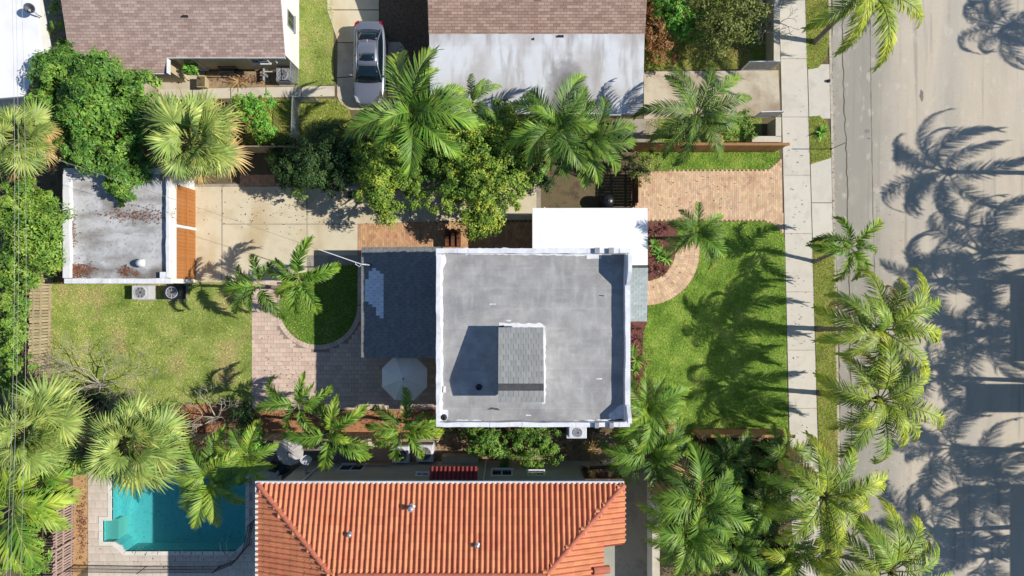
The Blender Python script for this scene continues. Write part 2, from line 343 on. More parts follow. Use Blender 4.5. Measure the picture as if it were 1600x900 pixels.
M['crownshaft'] = mat('crownshaft', [s(110, 140, 60), s(150, 172, 90)], 4, .6)
M['bare_wood'] = mat('bare_wood', [s(150, 140, 120), s(196, 188, 168)], 4, .9, .4, 20)
def leaf(name, a, b, c, tr=.07, vary=.38, huev=.022, rough=.5, sc=1.1, k=1.35): return mat(name, [s(*a, k), s(*b, k), s(*c, k)], sc, rough, 0, vary=vary, huev=huev, trans=tr, spec=.3)
M['palm_green'] = leaf('palm_green', (46, 72, 24), (78, 106, 36), (122, 140, 52), k=1.2)
M['palm_bright'] = leaf('palm_bright', (58, 92, 28), (96, 128, 42), (142, 160, 60), k=1.2)
M['palm_coconut'] = leaf('palm_coconut', (66, 88, 24), (120, 134, 38), (190, 186, 62), k=1.5)
M['palm_yellow'] = leaf('palm_yellow', (78, 110, 34), (118, 142, 46), (164, 172, 68), k=1.25)
M['palm_fan'] = leaf('palm_fan', (82, 104, 46), (120, 136, 66), (160, 166, 90), tr=.08)
M['palm_dry'] = leaf('palm_dry', (150, 124, 78), (186, 158, 98), (198, 176, 118), tr=.1, k=.9)
M['rachis'] = mat('rachis', [s(140, 150, 70), s(176, 180, 96)], 4, .6)
M['leaf_mid'] = leaf('leaf_mid', (48, 80, 28), (84, 118, 44), (120, 148, 58), k=1.3)
M['leaf_hedge'] = leaf('leaf_hedge', (62, 94, 34), (98, 128, 46), (140, 160, 66), k=1.25)
M['leaf_lime'] = leaf('leaf_lime', (54, 82, 30), (104, 130, 44), (168, 174, 64), vary=.42, k=1.25)
M['leaf_dark'] = leaf('leaf_dark', (26, 44, 20), (44, 66, 28), (66, 88, 38))
M['leaf_olive'] = leaf('leaf_olive', (64, 76, 32), (96, 104, 46), (122, 122, 60))
M['leaf_green'] = leaf('leaf_green', (60, 104, 34), (92, 140, 48), (124, 166, 66))
M['leaf_brown'] = leaf('leaf_brown', (92, 62, 36), (130, 92, 54), (156, 118, 72))
M['leaf_red'] = leaf('leaf_red', (80, 44, 40), (108, 64, 56), (138, 104, 80), k=1.0)
M['litter'] = mat('litter', [s(110, 70, 50), s(160, 112, 88)], 6, .95, 0, vary=.35, huev=.02)
# water: tinted transparent body with a fresnel gloss and small waves
def water_mat():
    m = bpy.data.materials.new('pool_water'); m.use_nodes = True; nt = m.node_tree; nt.nodes.clear(); L = nt.links.new
    out = N(nt, 'OutputMaterial'); tr = N(nt, 'BsdfTransparent'); tr.inputs[0].default_value = (.28, .66, .68, 1)
    gl = N(nt, 'BsdfGlossy'); gl.inputs['Roughness'].default_value = .04
    lw = N(nt, 'LayerWeight'); lw.inputs['Blend'].default_value = .5; pw = N(nt, 'Math', operation='POWER'); pw.inputs[1].default_value = 5; fr = N(nt, 'Math', operation='MULTIPLY_ADD'); fr.inputs[1].default_value = .9; fr.inputs[2].default_value = .02; mx = N(nt, 'MixShader')
    tc = N(nt, 'TexCoord'); wn = N(nt, 'TexNoise'); wn.inputs['Scale'].default_value = 3.2; wn.inputs['Detail'].default_value = 3
    bp = N(nt, 'Bump'); bp.inputs['Strength'].default_value = .12; bp.inputs['Distance'].default_value = .03
    L(tc.outputs['Object'], wn.inputs['Vector']); L(wn.outputs['Fac'], bp.inputs['Height']); L(bp.outputs[0], gl.inputs['Normal']); L(lw.outputs['Facing'], pw.inputs[0]); L(pw.outputs[0], fr.inputs[0])
    L(fr.outputs[0], mx.inputs[0]); L(tr.outputs[0], mx.inputs[1]); L(gl.outputs[0], mx.inputs[2]); L(mx.outputs[0], out.inputs['Surface'])
    return m
M['water'] = water_mat()

# ------------------------------------------------------------------ setting: ground, yards, paving
def sheet(name, pxs, z, m, label=None, cat=None, kind='structure', thick=.02, parent=None):
    o = MB().prism(gpoly(pxs), z - thick, z).build(name, m, parent)
    if parent is None: tag(o, label, cat, kind=kind)
    return o
# pool opening in metres
HX0, HX1, HY0, HY1 = PX(152), PX(392), PY(872), PY(726)
def with_hole(x0, x1, y0, y1, z0, z1):
    b = MB()
    b.box(x0, x1, HY1, y1, z0, z1); b.box(x0, x1, y0, HY0, z0, z1); b.box(x0, HX0, HY0, HY1, z0, z1); b.box(HX1, x1, HY0, HY1, z0, z1)
    return b
g = MB()
for (x0, x1, y0, y1) in ((-600, 600, HY1, 600), (-600, 600, -600, HY0), (-600, HX0, HY0, HY1), (HX1, 600, HY0, HY1)):
    g.add([(x0, y0, -.17), (x1, y0, -.17), (x1, y1, -.17), (x0, y1, -.17)], [(0, 1, 2, 3)])
tag(g.build('ground', M['soil']), 'brown soil ground reaching out under every yard', 'ground', kind='structure')
tag(with_hole(-60, PX(1300), -40, 40, -.16, 0).build('yard_ground', M['soil']), 'bare brown soil of the yards', 'ground', kind='structure')

# road
road = MB().box(PX(1300), PX(1760), -60, 60, -.16, -.10).build('road', M['road']); tag(road, 'wide pale tan road along the front yards', 'road', kind='structure')
#lane = MB().prism(gpoly([(1296, -100), (1388, -100), (1392, 330), (1400, 1000), (1316, 1000), (1300, 330)]), -.10, -.094).build('edge_lane', M['gutter_lane'], road)
rng = random.Random(5)
def crack(pts, w, z, parent, name='crack', m='grime', jit=1.2, step=9):
    b = MB(); out = []
    for i in range(len(pts) - 1):
        (x0, y0), (x1, y1) = pts[i], pts[i + 1]; n = max(1, int(math.hypot(x1 - x0, y1 - y0) / step))
        for k in range(n): out.append((x0 + (x1 - x0) * k / n + rng.uniform(-jit, jit), y0 + (y1 - y0) * k / n))
    out.append(pts[-1])
    vs = []
    for (x, y) in out:
        ww = w * rng.uniform(.5, 1.3); vs += [P(x - ww, y)[:2] + (z,), P(x + ww, y)[:2] + (z,)]
    b.add(vs, [(2 * i, 2 * i + 1, 2 * i + 3, 2 * i + 2) for i in range(len(out) - 1)])
    return b.build(name, M[m], parent)
crack([(1317, -60), (1319, 120), (1324, 250), (1328, 420), (1332, 700), (1336, 960)], .55, -.088, road)
crack([(1301, -60), (1300, 60), (1299, 130), (1301, 250), (1304, 330), (1311, 500), (1318, 960)], 1.3, -.086, road, 'gutter_grime')
crack([(1361, 30), (1364, 250), (1372, 600)], .25, -.086, road, jit=.4)

# kerb pieces beside the road
kerb = tag(empty('kerb', (0, 0, 0)), None, None, kind='structure')
def kx(y): return 1299 + (y - 60) * .021
for i in range(-2, 24):
    y0, y1 = i * 45, i * 45 + 44
    b = MB(); b.hexa([P(kx(y1) - 4, y1, 0)[:2] + (-.15,), P(kx(y1), y1)[:2] + (-.15,), P(kx(y0), y0)[:2] + (-.15,), P(kx(y0) - 4, y0)[:2] + (-.15,)],
                     [P(kx(y1) - 4, y1)[:2] + (.035,), P(kx(y1), y1)[:2] + (.02,), P(kx(y0), y0)[:2] + (.02,), P(kx(y0) - 4, y0)[:2] + (.035,)])
    b.build('kerb_stone', M['kerb'], kerb)
# sidewalk slabs
sw = tag(empty('sidewalk'), None, None, kind='structure')
def sl_(y): return 1217 + .0235 * y
def sr_(y): return 1258 + .0285 * y
ys = [-90 + 91 * i for i in range(13)]
for y0, y1 in zip(ys, ys[1:]):
    g_ = .7
    MB().prism(gpoly([(sl_(y0) + .5, y0 + g_), (sr_(y0) - .5, y0 + g_), (sr_(y1) - .5, y1 - g_), (sl_(y1) + .5, y1 - g_)]), -.02, .03 + rng.uniform(0, .004)).build('slab', M['sidewalk'], sw)
sheet('sidewalk_bed', [(sl_(-90), -90), (sr_(-90), -90), (sr_(960), 960), (sl_(960), 960)], .018, M['kerb'], None, None, parent=sw)
# driveway aprons across the verge
for nm, (y0, y1), lab in (('driveway_apron', (100, 186), 'pale concrete apron where the stained driveway meets the road'), ('driveway_apron', (246, 376), 'pale concrete apron between brick driveway and road')):
    a = tag(empty(nm), lab, 'driveway', kind='structure')
    yy = [y0, (y0 + y1) / 2 + 6, y1] if y1 - y0 > 100 else [y0, y1]
    for q0, q1 in zip(yy, yy[1:]):
        MB().prism(gpoly([(sr_(q0) + 1, q0 + .6), (kx(q0) - 4.4, q0 + .6), (kx(q1) - 4.4, q1 - .6), (sr_(q1) + 1, q1 - .6)]), -.03, .026).build('slab', M['sidewalk'], a)
# grass verges
def verge(pxs, lab): return sheet('verge', pxs, .03, M['weedy_lawn'], lab, 'grass verge')
V1 = [(1257, -100), (1295, -100), (1295, 70), (1290, 92), (1278, 106), (1263, 109), (1260, 100)]
V2 = [(1263, 182), (1280, 181), (1292, 190), (1297, 210), (1298, 247), (1266, 257)]
V3 = [(1269, 374), (1304, 374), (1314, 960), (1287, 960)]
verge(V1, 'dry grass verge between sidewalk and road at the photo top')
verge(V2, 'small rounded grass verge island with a spiky plant')
verge(V3, 'long grass verge under the coconut palms beside the road')
# lawns
LAWN_F = [(1010, 347), (1196, 346), (1212, 352), (1224, 366), (1226, 380), (1231, 680), (985, 680), (1012, 620), (1012, 600), (1003, 560), (1005, 520), (1012, 500), (1013, 480)] 
sheet('front_lawn', LAWN_F, .02, M['lawn'], 'bright green front lawn under palm shadows', 'lawn')
LAWN_N = [(1000, 236), (1217, 236), (1218, 247), (1210, 257), (1196, 265), (1000, 267)]
sheet('lawn_strip', LAWN_N, .02, M['lawn'], 'green lawn strip between wood fence and brick driveway', 'lawn')
LAWN_B = [(76, 440), (394, 440), (394, 625), (300, 632), (110, 632), (76, 600)]
sheet('back_lawn', LAWN_B, .02, M['back_lawn'], 'patchy back lawn below the flat roofed garage', 'lawn')
LAWN_A = [(462, -60), (520, -60), (522, 132), (455, 138), (455, 135)]
sheet('side_lawn', LAWN_A, .02, M['back_lawn'], 'sunlit grass strip left of the parked car', 'lawn')
LAWN_C = [(370, 153), (530, 155), (545, 168), (560, 225), (365, 225)]
sheet('weedy_yard', LAWN_C, .015, M['weedy_lawn'], 'weedy grass below the car and chain link fence', 'lawn')
LAWN_D = [(1000, -60), (1212, -60), (1212, 108), (1000, 110)]
sheet('shaded_yard', LAWN_D, .015, M['weedy_lawn'], 'shaded weedy yard behind the barred gate', 'lawn')
LAWN_E = [(1030, 182), (1190, 182), (1190, 226), (1010, 226), (1010, 190)]
sheet('fence_yard', LAWN_E, .015, M['back_lawn'], 'grass patch north of the fence under a feather palm', 'lawn')
LAWN_G = [(1034, 690), (1232, 690), (1236, 960), (1034, 960)]
sheet('planted_yard', LAWN_G, .014, M['soil'], 'dark planted yard beside the tiled house', 'yard')
sheet('pale_patch', [(1120, 705), (1170, 715), (1192, 735), (1170, 742), (1130, 726)], .022, M['concrete_old'], 'pale stone patch in the dark planted yard', 'patch')

# neighbour concrete
sheet('neighbour_driveway', [(1006, 112), (1216, 110), (1219, 182), (1110, 186), (1006, 186)], .028, M['concrete_stained'], 'stained concrete driveway below the barred gate', 'driveway')
sheet('stepping_court', [(975, 186), (1028, 186), (1028, 222), (975, 222)], .02, M['concrete_old'], 'old paved side court beside the stained roof house', 'paving')
cw = tag(empty('concrete_walk'), 'long concrete walk below the pink shingle house', 'path', kind='structure')
for x0, x1 in ((248, 300), (301, 360), (361, 415), (416, 470), (471, 523)):
    MB().prism(gpoly([(x0 + .5, 140 - (x0 - 248) * .02), (x1 - .3, 140 - (x1 - 248) * .02), (x1 - .3, 156 - (x1 - 248) * .02), (x0 + .5, 156 - (x0 - 248) * .02)]), -.02, .03).build('slab', M['concrete'], cw)
sheet('house_side_court', [(195, 112), (320, 112), (320, 140), (248, 141), (248, 158), (195, 158)], .024, M['concrete_stained'], 'concrete court below the pink shingle roof', 'paving')
sheet('planting_bed', [(321, 112), (462, 112), (462, 138), (321, 139)], .012, M['dirt'], 'bare dirt bed along the pink shingle house', 'bed')
# car pad
cp = tag(empty('car_pad'), 'rounded concrete parking pad under the silver car', 'driveway', kind='structure')
for pts in ([(508, -60), (592, -60), (592, 15), (512, 15)], [(512, 16.5), (592, 16.5), (592, 66), (528, 66)],
            [(528, 67.5), (592, 67.5), (592, 116), (527, 121)], [(527, 122.5), (592, 117.5), (592, 172), (548, 172), (532, 162), (527, 150)],
            [(606, 66), (625, 66), (632, 74), (632, 172), (606, 172)]):
    MB().prism(gpoly(pts), -.02, .03).build('slab', M['concrete_stained'] if pts[0][1] > 50 else M['concrete_drive'], cp)
sheet('side_drive_ground', [(594, -60), (690, -60), (690, 175), (594, 175)], .008, M['grime'], 'driveway strip coloured dark for house shade between car and grey roofed house', 'ground')  # dark ground colour stands in for the house's shadow on the driveway

# rear concrete driveway
rd = tag(empty('rear_driveway'), 'cream concrete driveway between garage and house', 'driveway', kind='structure')
for pts in ([(300, 292), (346, 292), (346, 441), (300, 441)], [(348, 292), (479, 292), (479, 349.5), (348, 349.5)], [(348, 351), (479, 351), (479, 400), (480, 441), (348, 441)],
            [(480.5, 351), (558.5, 351), (558.5, 399), (480.5, 399)], [(480.5, 292), (640, 292), (640, 347), (558, 349.5), (480.5, 349.5)], [(641.5, 292), (760, 292), (760, 343.5), (700, 345.5), (641.5, 347)], [(761.5, 285), (838, 285), (838, 343), (761.5, 343.5)]):
    MB().prism(gpoly(pts), -.02, .03 + rng.uniform(0, .003)).build('slab', M['concrete_drive'], rd)
sheet('driveway_bed', [(296, 288), (845, 280), (845, 443), (296, 443)], .018, M['concrete_old'], parent=rd)
sheet('patio_walk', [(483, 400.5), (562, 400.5), (562, 410), (520, 415), (487, 424)], .03, M['concrete_old'], 'small grey concrete corner above the round turf', 'paving')

# ---- brick / paver fields
def box_field(name, rects, z0, z1, m, parent, stuff=True):
    """rects: list of 4-corner quads in metres (ccw); joined boxes without bottoms"""
    a = np.array(rects, dtype=np.float64); n = len(a)
    v = np.zeros((n, 8, 3)); v[:, :4, :2] = a; v[:, 4:, :2] = a; v[:, :4, 2] = z0
    rs = np.random.RandomState(3); v[:, 4:, 2] = z1 + rs.uniform(-.002, .002, (n, 1))
    f = np.array([(4, 5, 6, 7), (0, 1, 5, 4), (1, 2, 6, 5), (2, 3, 7, 6), (3, 0, 4, 7)])
    q = (f[None] + (np.arange(n) * 8)[:, None, None]).reshape(-1, 4)
    o = link(name, np_mesh(name, v.reshape(-1, 3), q, m), parent)
    if stuff: o['kind'] = 'stuff'
    return o
def col_rects(poly, bw, bh, gap):
    # running bond turned so that the columns run up the picture
    return [[(b_[1], b_[0]) for b_ in q][::-1] for q in grid_rects([(p[1], p[0]) for p in poly], bh, bw, gap)]
def grid_rects(poly, bw, bh, gap, origin=(0, 0), holes=(), stag=.5, clip=True):
    xs = [p[0] for p in poly]; ys_ = [p[1] for p in poly]; out = []
    r = 0; y = min(ys_) + origin[1]
    while y < max(ys_):
        x = min(xs) - bw * (stag if r % 2 else 0)
        while x < max(xs):
            out.append((x, y)); x += bw
        y += bh; r += 1
    c = np.array(out) + np.array([bw / 2, bh / 2]); ok = in_poly(c, poly)
    for h in holes: ok &= ~in_poly(c, h)
    res = []
    X0, X1, Y0, Y1 = min(xs), max(xs), min(ys_), max(ys_)
    for (cx, cy), k in zip(c, ok):
        a, b = bw / 2 - gap / 2, bh / 2 - gap / 2
        xa, xb, ya, yb = max(X0, cx - a), min(X1, cx + a), max(Y0, cy - b), min(Y1, cy + b)
        if not k and (cx < X0 or cx > X1 or cy < Y0 or cy > Y1) and xb - xa > .04 and yb - ya > .04:
            m_ = np.array([[(xa + xb) / 2, (ya + yb) / 2]]); k = in_poly(m_, poly)[0] and not any(in_poly(m_, h)[0] for h in holes)
        if k: res.append([(xa, ya), (xb, ya), (xb, yb), (xa, yb)])
    return res
def ring_rects(cx, cy, r0, r1, a0, a1, nr, bw, gap):
    out = []
    for i in range(nr):
        ra, rb = r0 + (r1 - r0) * i / nr, r0 + (r1 - r0) * (i + 1) / nr
        n = max(1, int(R(a1 - a0) * (ra + rb) / 2 / bw))
        for k in range(n):
            sh_ = rng.uniform(0, .9); t0, t1 = R(a0 + (a1 - a0) * (k + (.5 if i % 2 else 0)) / n), R(a0 + (a1 - a0) * (k + 1 + (.5 if i % 2 else 0)) / n)
            da = gap / 2 / ra
            out.append([(cx + (ra + gap / 2) * math.cos(t0 + da), cy + (ra + gap / 2) * math.sin(t0 + da)), (cx + (rb - gap / 2) * math.cos(t0 + da), cy + (rb - gap / 2) * math.sin(t0 + da)),
                        (cx + (rb - gap / 2) * math.cos(t1 - da), cy + (rb - gap / 2) * math.sin(t1 - da)), (cx + (ra + gap / 2) * math.cos(t1 - da), cy + (ra + gap / 2) * math.sin(t1 - da))])
    return out
BD = [(992, 268), (1196, 267), (1210, 259), (1220, 248), (1222, 280), (1224, 364), (1210, 350), (1194, 344), (1010, 344), (992, 344)]
bd = sheet('brick_driveway', BD, .022, M['brick_joint'], 'tan brick driveway with flared corners at the sidewalk', 'driveway')
box_field('brick', col_rects(gpoly(BD), .125, .23, .009), .01, .028, M['brick'], bd)
# curved front walk
wc = P(1009, 393); wpoly = [(wc[0] + r * math.cos(R(a)), wc[1] + r * math.sin(R(a))) for r, aa in ((1.68, range(-92, 14, 6)), (3.12, range(8, -98, -6))) for a in aa]
fw = MB().prism(wpoly, .004, .024).build('brick_walk', M['brick_joint']); tag(fw, 'curved tan brick walk from house to driveway', 'path', kind='structure')
rr = ring_rects(wc[0], wc[1], 1.7, 3.1, -92, 10, 5, .15, .012)
box_field('brick', rr, .012, .030, M['brick'], fw)
# rear brick strip
BS = [(560, 347), (700, 345), (745, 345), (840, 344), (840, 392), (560, 400)]
bs = sheet('brick_strip', BS, .018, M['brick_joint'], 'reddish brick strip above the rear porch roof', 'path')
box_field('brick', col_rects(gpoly(BS), .125, .23, .009), .01, .024, M['brick_red'], bs)
bw_ = [(375, 273), (430, 273), (430, 290), (375, 290)]
b2 = sheet('brick_strip', bw_, .018, M['brick_joint'], 'shaded brick strip beside the fan palm', 'path')
box_field('brick', col_rects(gpoly(bw_), .125, .23, .009), .01, .024, M['brick_red'], b2)
# patio
TURF = [(441, 430), (487, 424), (520, 416), (558, 413)] + [(558, 470)] + arc(497.5, 478, 60.5, 62, 0, -180, 24) 
PAT = [(394, 430), (440, 430), (440, 424), (487, 424), (566, 411), (720, 411), (720, 640), (394, 640)]
pt = sheet('patio', PAT, .018, M['paver_joint'], 'pinkish paver patio around the round turf', 'patio')
BORD = [(436, 478)] + arc(497.5, 478, 69, 71, -180, 0, 24) + [(567, 411), (558, 413), (436, 430)]
rects = grid_rects(gpoly(PAT), .36, .255, .012, holes=(gpoly(BORD), gpoly(TURF)), stag=.5)
ring = ring_rects(*P(497.5, 478)[:2], 2.25, 2.53, -180, 0, 1, .2, .012)
ctr = P(450, 570)
rects.sort(key=lambda q: (q[0][0] - ctr[0]) ** 2 + (q[0][1] - ctr[1]) ** 2)
paver_me = MB().box(-.174, .174, -.1215, .1215, -.012, .011).mesh('paver', M['paver'])
for q in rects[:300]:
    o = link('paver', paver_me, pt); o.scale = ((q[1][0] - q[0][0]) / .348, (q[2][1] - q[0][1]) / .243, 1); o.location = ((q[0][0] + q[1][0]) / 2, (q[0][1] + q[2][1]) / 2, .02 + rng.uniform(-.002, .002)); o.rotation_euler = (rng.uniform(-.006, .006), rng.uniform(-.006, .006), rng.uniform(-.008, .008))
box_field('paver_mass', rects[300:], .01, .030, M['paver'], pt)
box_field('border_paver', ring + [[(PX(559), PY(y + 7)), (PX(566), PY(y + 7)), (PX(566), PY(y + .4)), (PX(559), PY(y + .4))] for y in range(413, 474, 7)], .012, .046, M['paver'], pt)
turf = sheet('round_turf', TURF, .034, M['turf'], 'round green turf inset in the paver patio', 'lawn')
# mulch beds and south strip
sheet('mulch_bed', [(1010, 347), (1060, 347), (1056, 400), (1040, 428), (1013, 440)], .027, M['mulch_dark'], 'dark mulch bed with bromeliads beside the white roof', 'bed')
sheet('mulch_bed', [(968, 500), (1012, 500), (1004, 520), (1001, 560), (1010, 600), (1040, 640), (1040, 676), (968, 676)], .025, M['mulch_dark'], 'mulch bed along the right wall of the main house', 'bed')
sheet('mulch_bed', [(290, 628), (394, 641), (690, 641), (690, 676), (290, 680)], .02, M['mulch_red'], 'orange mulch bed along the south fence', 'bed')
sheet('side_path', [(600, 677), (1000, 677), (1000, 722), (600, 722)], .016, M['dirt'], 'sandy side path between the two big houses', 'path')
sheet('equipment_pad', [(575, 690), (680, 690), (680, 722), (575, 722)], .03, M['concrete'], 'concrete pad under the two round fan condensers', 'pad')
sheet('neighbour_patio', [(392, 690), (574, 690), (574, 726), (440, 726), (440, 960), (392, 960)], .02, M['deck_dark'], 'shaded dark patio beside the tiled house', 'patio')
sheet('side_court', [(960, 716), (1020, 716), (1020, 960), (900, 960), (900, 740)], .02, M['concrete_old'], 'old concrete side court right of the tiled house', 'paving')

# ------------------------------------------------------------------ grass blades
NO_GRASS = [wpoly, gpoly([(1005, 345), (1060, 345), (1056, 400), (1040, 428), (1005, 442)]), gpoly([(968, 500), (1012, 500), (1004, 520), (1001, 560), (1010, 600), (1040, 640), (1040, 676), (968, 676)])]
def grass(name, polys, dens, hgt, m, label, z=.02, seed=1, parent=None):
    rs = np.random.RandomState(seed); V = []
    for poly in polys:
        pl = gpoly(poly); xs = [p[0] for p in pl]; ys_ = [p[1] for p in pl]
        n = int((max(xs) - min(xs)) * (max(ys_) - min(ys_)) * dens)
        pt_ = np.column_stack([rs.uniform(min(xs), max(xs), n), rs.uniform(min(ys_), max(ys_), n)]); pt_ = pt_[in_poly(pt_, pl)]
        for hp in NO_GRASS: pt_ = pt_[~in_poly(pt_, hp)]
        n = len(pt_)
        a = rs.uniform(0, 2 * np.pi, n); h = hgt * rs.uniform(.5, 1.3, n); w = rs.uniform(.008, .018, n); ln = rs.uniform(.3, 1.3, n) * h; b = rs.uniform(0, 2 * np.pi, n)
        v = np.zeros((n, 3, 3)); v[:, :, :2] = pt_[:, None]; v[:, :, 2] = z - .005
        v[:, 0, 0] -= w * np.cos(a); v[:, 0, 1] -= w * np.sin(a); v[:, 1, 0] += w * np.cos(a); v[:, 1, 1] += w * np.sin(a)
        v[:, 2, 0] += ln * np.cos(b); v[:, 2, 1] += ln * np.sin(b); v[:, 2, 2] += h
        V.append(v.reshape(-1, 3))
    V = np.vstack(V); o = link(name, np_mesh(name, V, np.arange(len(V)).reshape(-1, 3), m), parent)
    tag(o, label, 'grass', kind='stuff'); return o
grass('grass', [LAWN_F, LAWN_N], 900, .075, M['blade'], 'short mown green grass of the front lawn', seed=1)
grass('grass', [LAWN_B, LAWN_A], 650, .07, M['blade_dry'], 'patchy sunlit grass of the back lawns', seed=2)
grass('grass', [LAWN_C, LAWN_D, LAWN_E, V1, V2, V3], 450, .09, M['blade_dry'], 'dry weedy grass of verges and side yards', seed=3, z=.03)
grass('grass', [TURF], 900, .05, M['blade'], 'dense short grass of the round turf', seed=4, z=.034)

# ------------------------------------------------------------------ fences
def fence(label, a, b, h, m, bw=.145, gap=.015, z0=.0, side=1, cap=False, lean=0.0, gappy=0.0, parent_name='wood_fence', rail_m=None, seed=0):
    """a, b: ground pixels of the two ends; boards on the given side of the rails"""
    rg = random.Random(seed)
    A, B = Vector(P(*a)), Vector(P(*b)); d = B - A; Ln = d.length; ang = math.atan2(d.y, d.x)
    e = empty(parent_name, (A.x, A.y, z0), ang); tag(e, label, 'fence')
    n = int(Ln / (bw + gap)); bm = MB().box(-bw / 2, bw / 2, -.011, .011, .04, h).mesh('board', m)
    for i in range(n):
        if rg.random() < gappy: continue
        o = link('board', bm, e); o.location = ((i + .5) * (bw + gap), side * .045, rg.uniform(-.02, .02)); o.rotation_euler = (rg.uniform(-lean, lean), rg.uniform(-lean, lean) * .5, rg.uniform(-.01, .01))
    for z in (.3, h * .55, h - .25): MB().box(0, Ln, -.028, .028, z - .04, z + .04).build('rail', rail_m or m, e)
    k = max(2, int(Ln / 2.4) + 1)
    for i in range(k):
        x = .05 + (Ln - .1) * i / (k - 1); MB().box(x - .045, x + .045, -side * .03, -side * .12, 0, h - .03).build('post', rail_m or m, e)
    if cap: MB().box(0, Ln, -.06, .09, h + .005, h + .045).build('cap_rail', m, e)
    return e
fence('tall wood fence north of the brick driveway with sunlit cap', (985, 236), (1213, 236.5), 1.85, M['wood_fence'], side=-1, cap=True, seed=1)
fence('weathered wood fence behind the dark trees along the rear driveway', (375, 238), (975, 236), 1.85, M['wood_grey'], side=-1, bw=.19, seed=2)
fence('weathered grey fence on the left edge of the back lawn', (84, 418), (80, 612), 1.85, M['wood_grey'], side=-1, gap=.03, lean=.02, seed=3)
fence('leaning slatted fence between pool and left hedge', (118, 770), (116, 912), 1.85, M['wood_pink'], side=-1, bw=.1, gap=.06, lean=.035, seed=4)
fence('grey slatted fence south of the orange mulch bed', (300, 678), (690, 677), 1.8, M['wood_grey'], side=1, bw=.13, gap=.035, lean=.02, seed=5)
fence('wood fence across the lower edge of the front lawn', (1080, 671), (1222, 671), 1.8, M['wood_fence'], side=1, cap=True, seed=6)
fence('short wooden gate screen beside the round fan condensers', (571, 690), (569, 716), 1.9, M['wood_fence'], side=-1, bw=.12, gap=.06, seed=7, parent_name='gate_screen')
fence('brown gate panel at the white roof corner by the driveway', (987, 272), (987, 326), 1.8, M['wood_brown'], side=1, bw=.16, gap=.01, seed=8, parent_name='side_gate')
# three brown garden posts on the brick strip
for i, x in enumerate((699, 708, 717)):
    e = tag(empty('garden_post', P(x + 1, 371)), ('left of three brown square posts on the brick strip', 'middle of three brown square posts on the brick strip', 'right of three brown square posts on the brick strip')[i], 'post', 'brown posts on the brick strip')
    MB().box(-.09, .09, -.55, .45, .03, .62).build('panel', M['wood_brown'], e, bevel=.01); MB().box(-.1, .1, -.56, .46, .622, .66).build('cap', M['wood_brown'], e)

# ------------------------------------------------------------------ buildings
def window(parent, cx, cy, z0, z1, w, axis, out, frame='white_paint', name='window', glass='glass_dark', proud=.04):
    """a framed window on a wall; axis 'x' = wall runs along x, out = +1/-1 outward side"""
    def bx(b, a0, a1, d0, d1, q0, q1):
        if axis == 'x': b.box(cx + a0, cx + a1, cy + out * d0, cy + out * d1, q0, q1)
        else: b.box(cx + out * d0, cx + out * d1, cy + a0, cy + a1, q0, q1)
    h = w / 2; f = .07
    fr = MB(); bx(fr, -h, h, .002, proud, z0, z0 + f); bx(fr, -h, h, .002, proud, z1 - f, z1); bx(fr, -h, -h + f, .002, proud, z0 + f, z1 - f); bx(fr, h - f, h, .002, proud, z0 + f, z1 - f)
    bx(fr, -.02, .02, .006, proud - .006, z0 + f, z1 - f)
    o = fr.build(name, M[frame], parent); gl = MB(); bx(gl, -h + f, h - f, .003, .016, z0 + f, z1 - f); gl.build('pane', M[glass], o)
    sl_ = MB(); bx(sl_, -h - .05, h + .05, .003, proud + .06, z0 - .06, z0 - .003); sl_.build('sill', M[frame], o)
    return o
def shingles(parent, O, u, v, Lu, Lv, w, e, m, single=True, pick=None, name='shingle', seed=0):
    O, u, v = Vector(O), Vector(u).normalized(), Vector(v).normalized(); n = u.cross(v)
    if n.z < 0: n = -n
    rg = random.Random(seed); t = .012
    me = MB().box(-w / 2 + .006, w / 2 - .006, -e * .06, e * 1.1, 0, t).mesh(name, m) if single else None
    big = MB(); vt = (v - n * .04).normalized(); nt_ = u.cross(vt); nt_ = nt_ if nt_.z > 0 else -nt_
    rows = int(Lv / e); out = []
    for r in range(rows):
        off = (w / 2 if r % 2 else 0); k = int(Lu / w) + 2
        for i in range(k):
            a = i * w + off
            a0, a1 = max(0, a - w / 2), min(Lu, a + w / 2)
            if a1 - a0 < .06: continue
            c = O + u * ((a0 + a1) / 2) + v * (r * e) + n * (.034 + rg.uniform(0, .004))
            if pick and not pick(c): continue
            if single:
                o = link(name, me, parent); mt = Matrix((u, vt, nt_)).transposed().to_4x4(); mt.translation = c
                sx = (a1 - a0) / w; o.matrix_local = mt @ Matrix.Diagonal((sx, 1, 1, 1)); out.append(o)
            else:
                hw = (a1 - a0) / 2 - .006
                p = [c - u * hw - vt * e * .06, c + u * hw - vt * e * .06, c + u * hw + vt * e * 1.1, c - u * hw + vt * e * 1.1]
                big.hexa(p, [q + nt_ * t for q in p])
    if not single and big.v:
        o = big.build(name, m, parent); o['kind'] = 'stuff'; out.append(o)
    return out

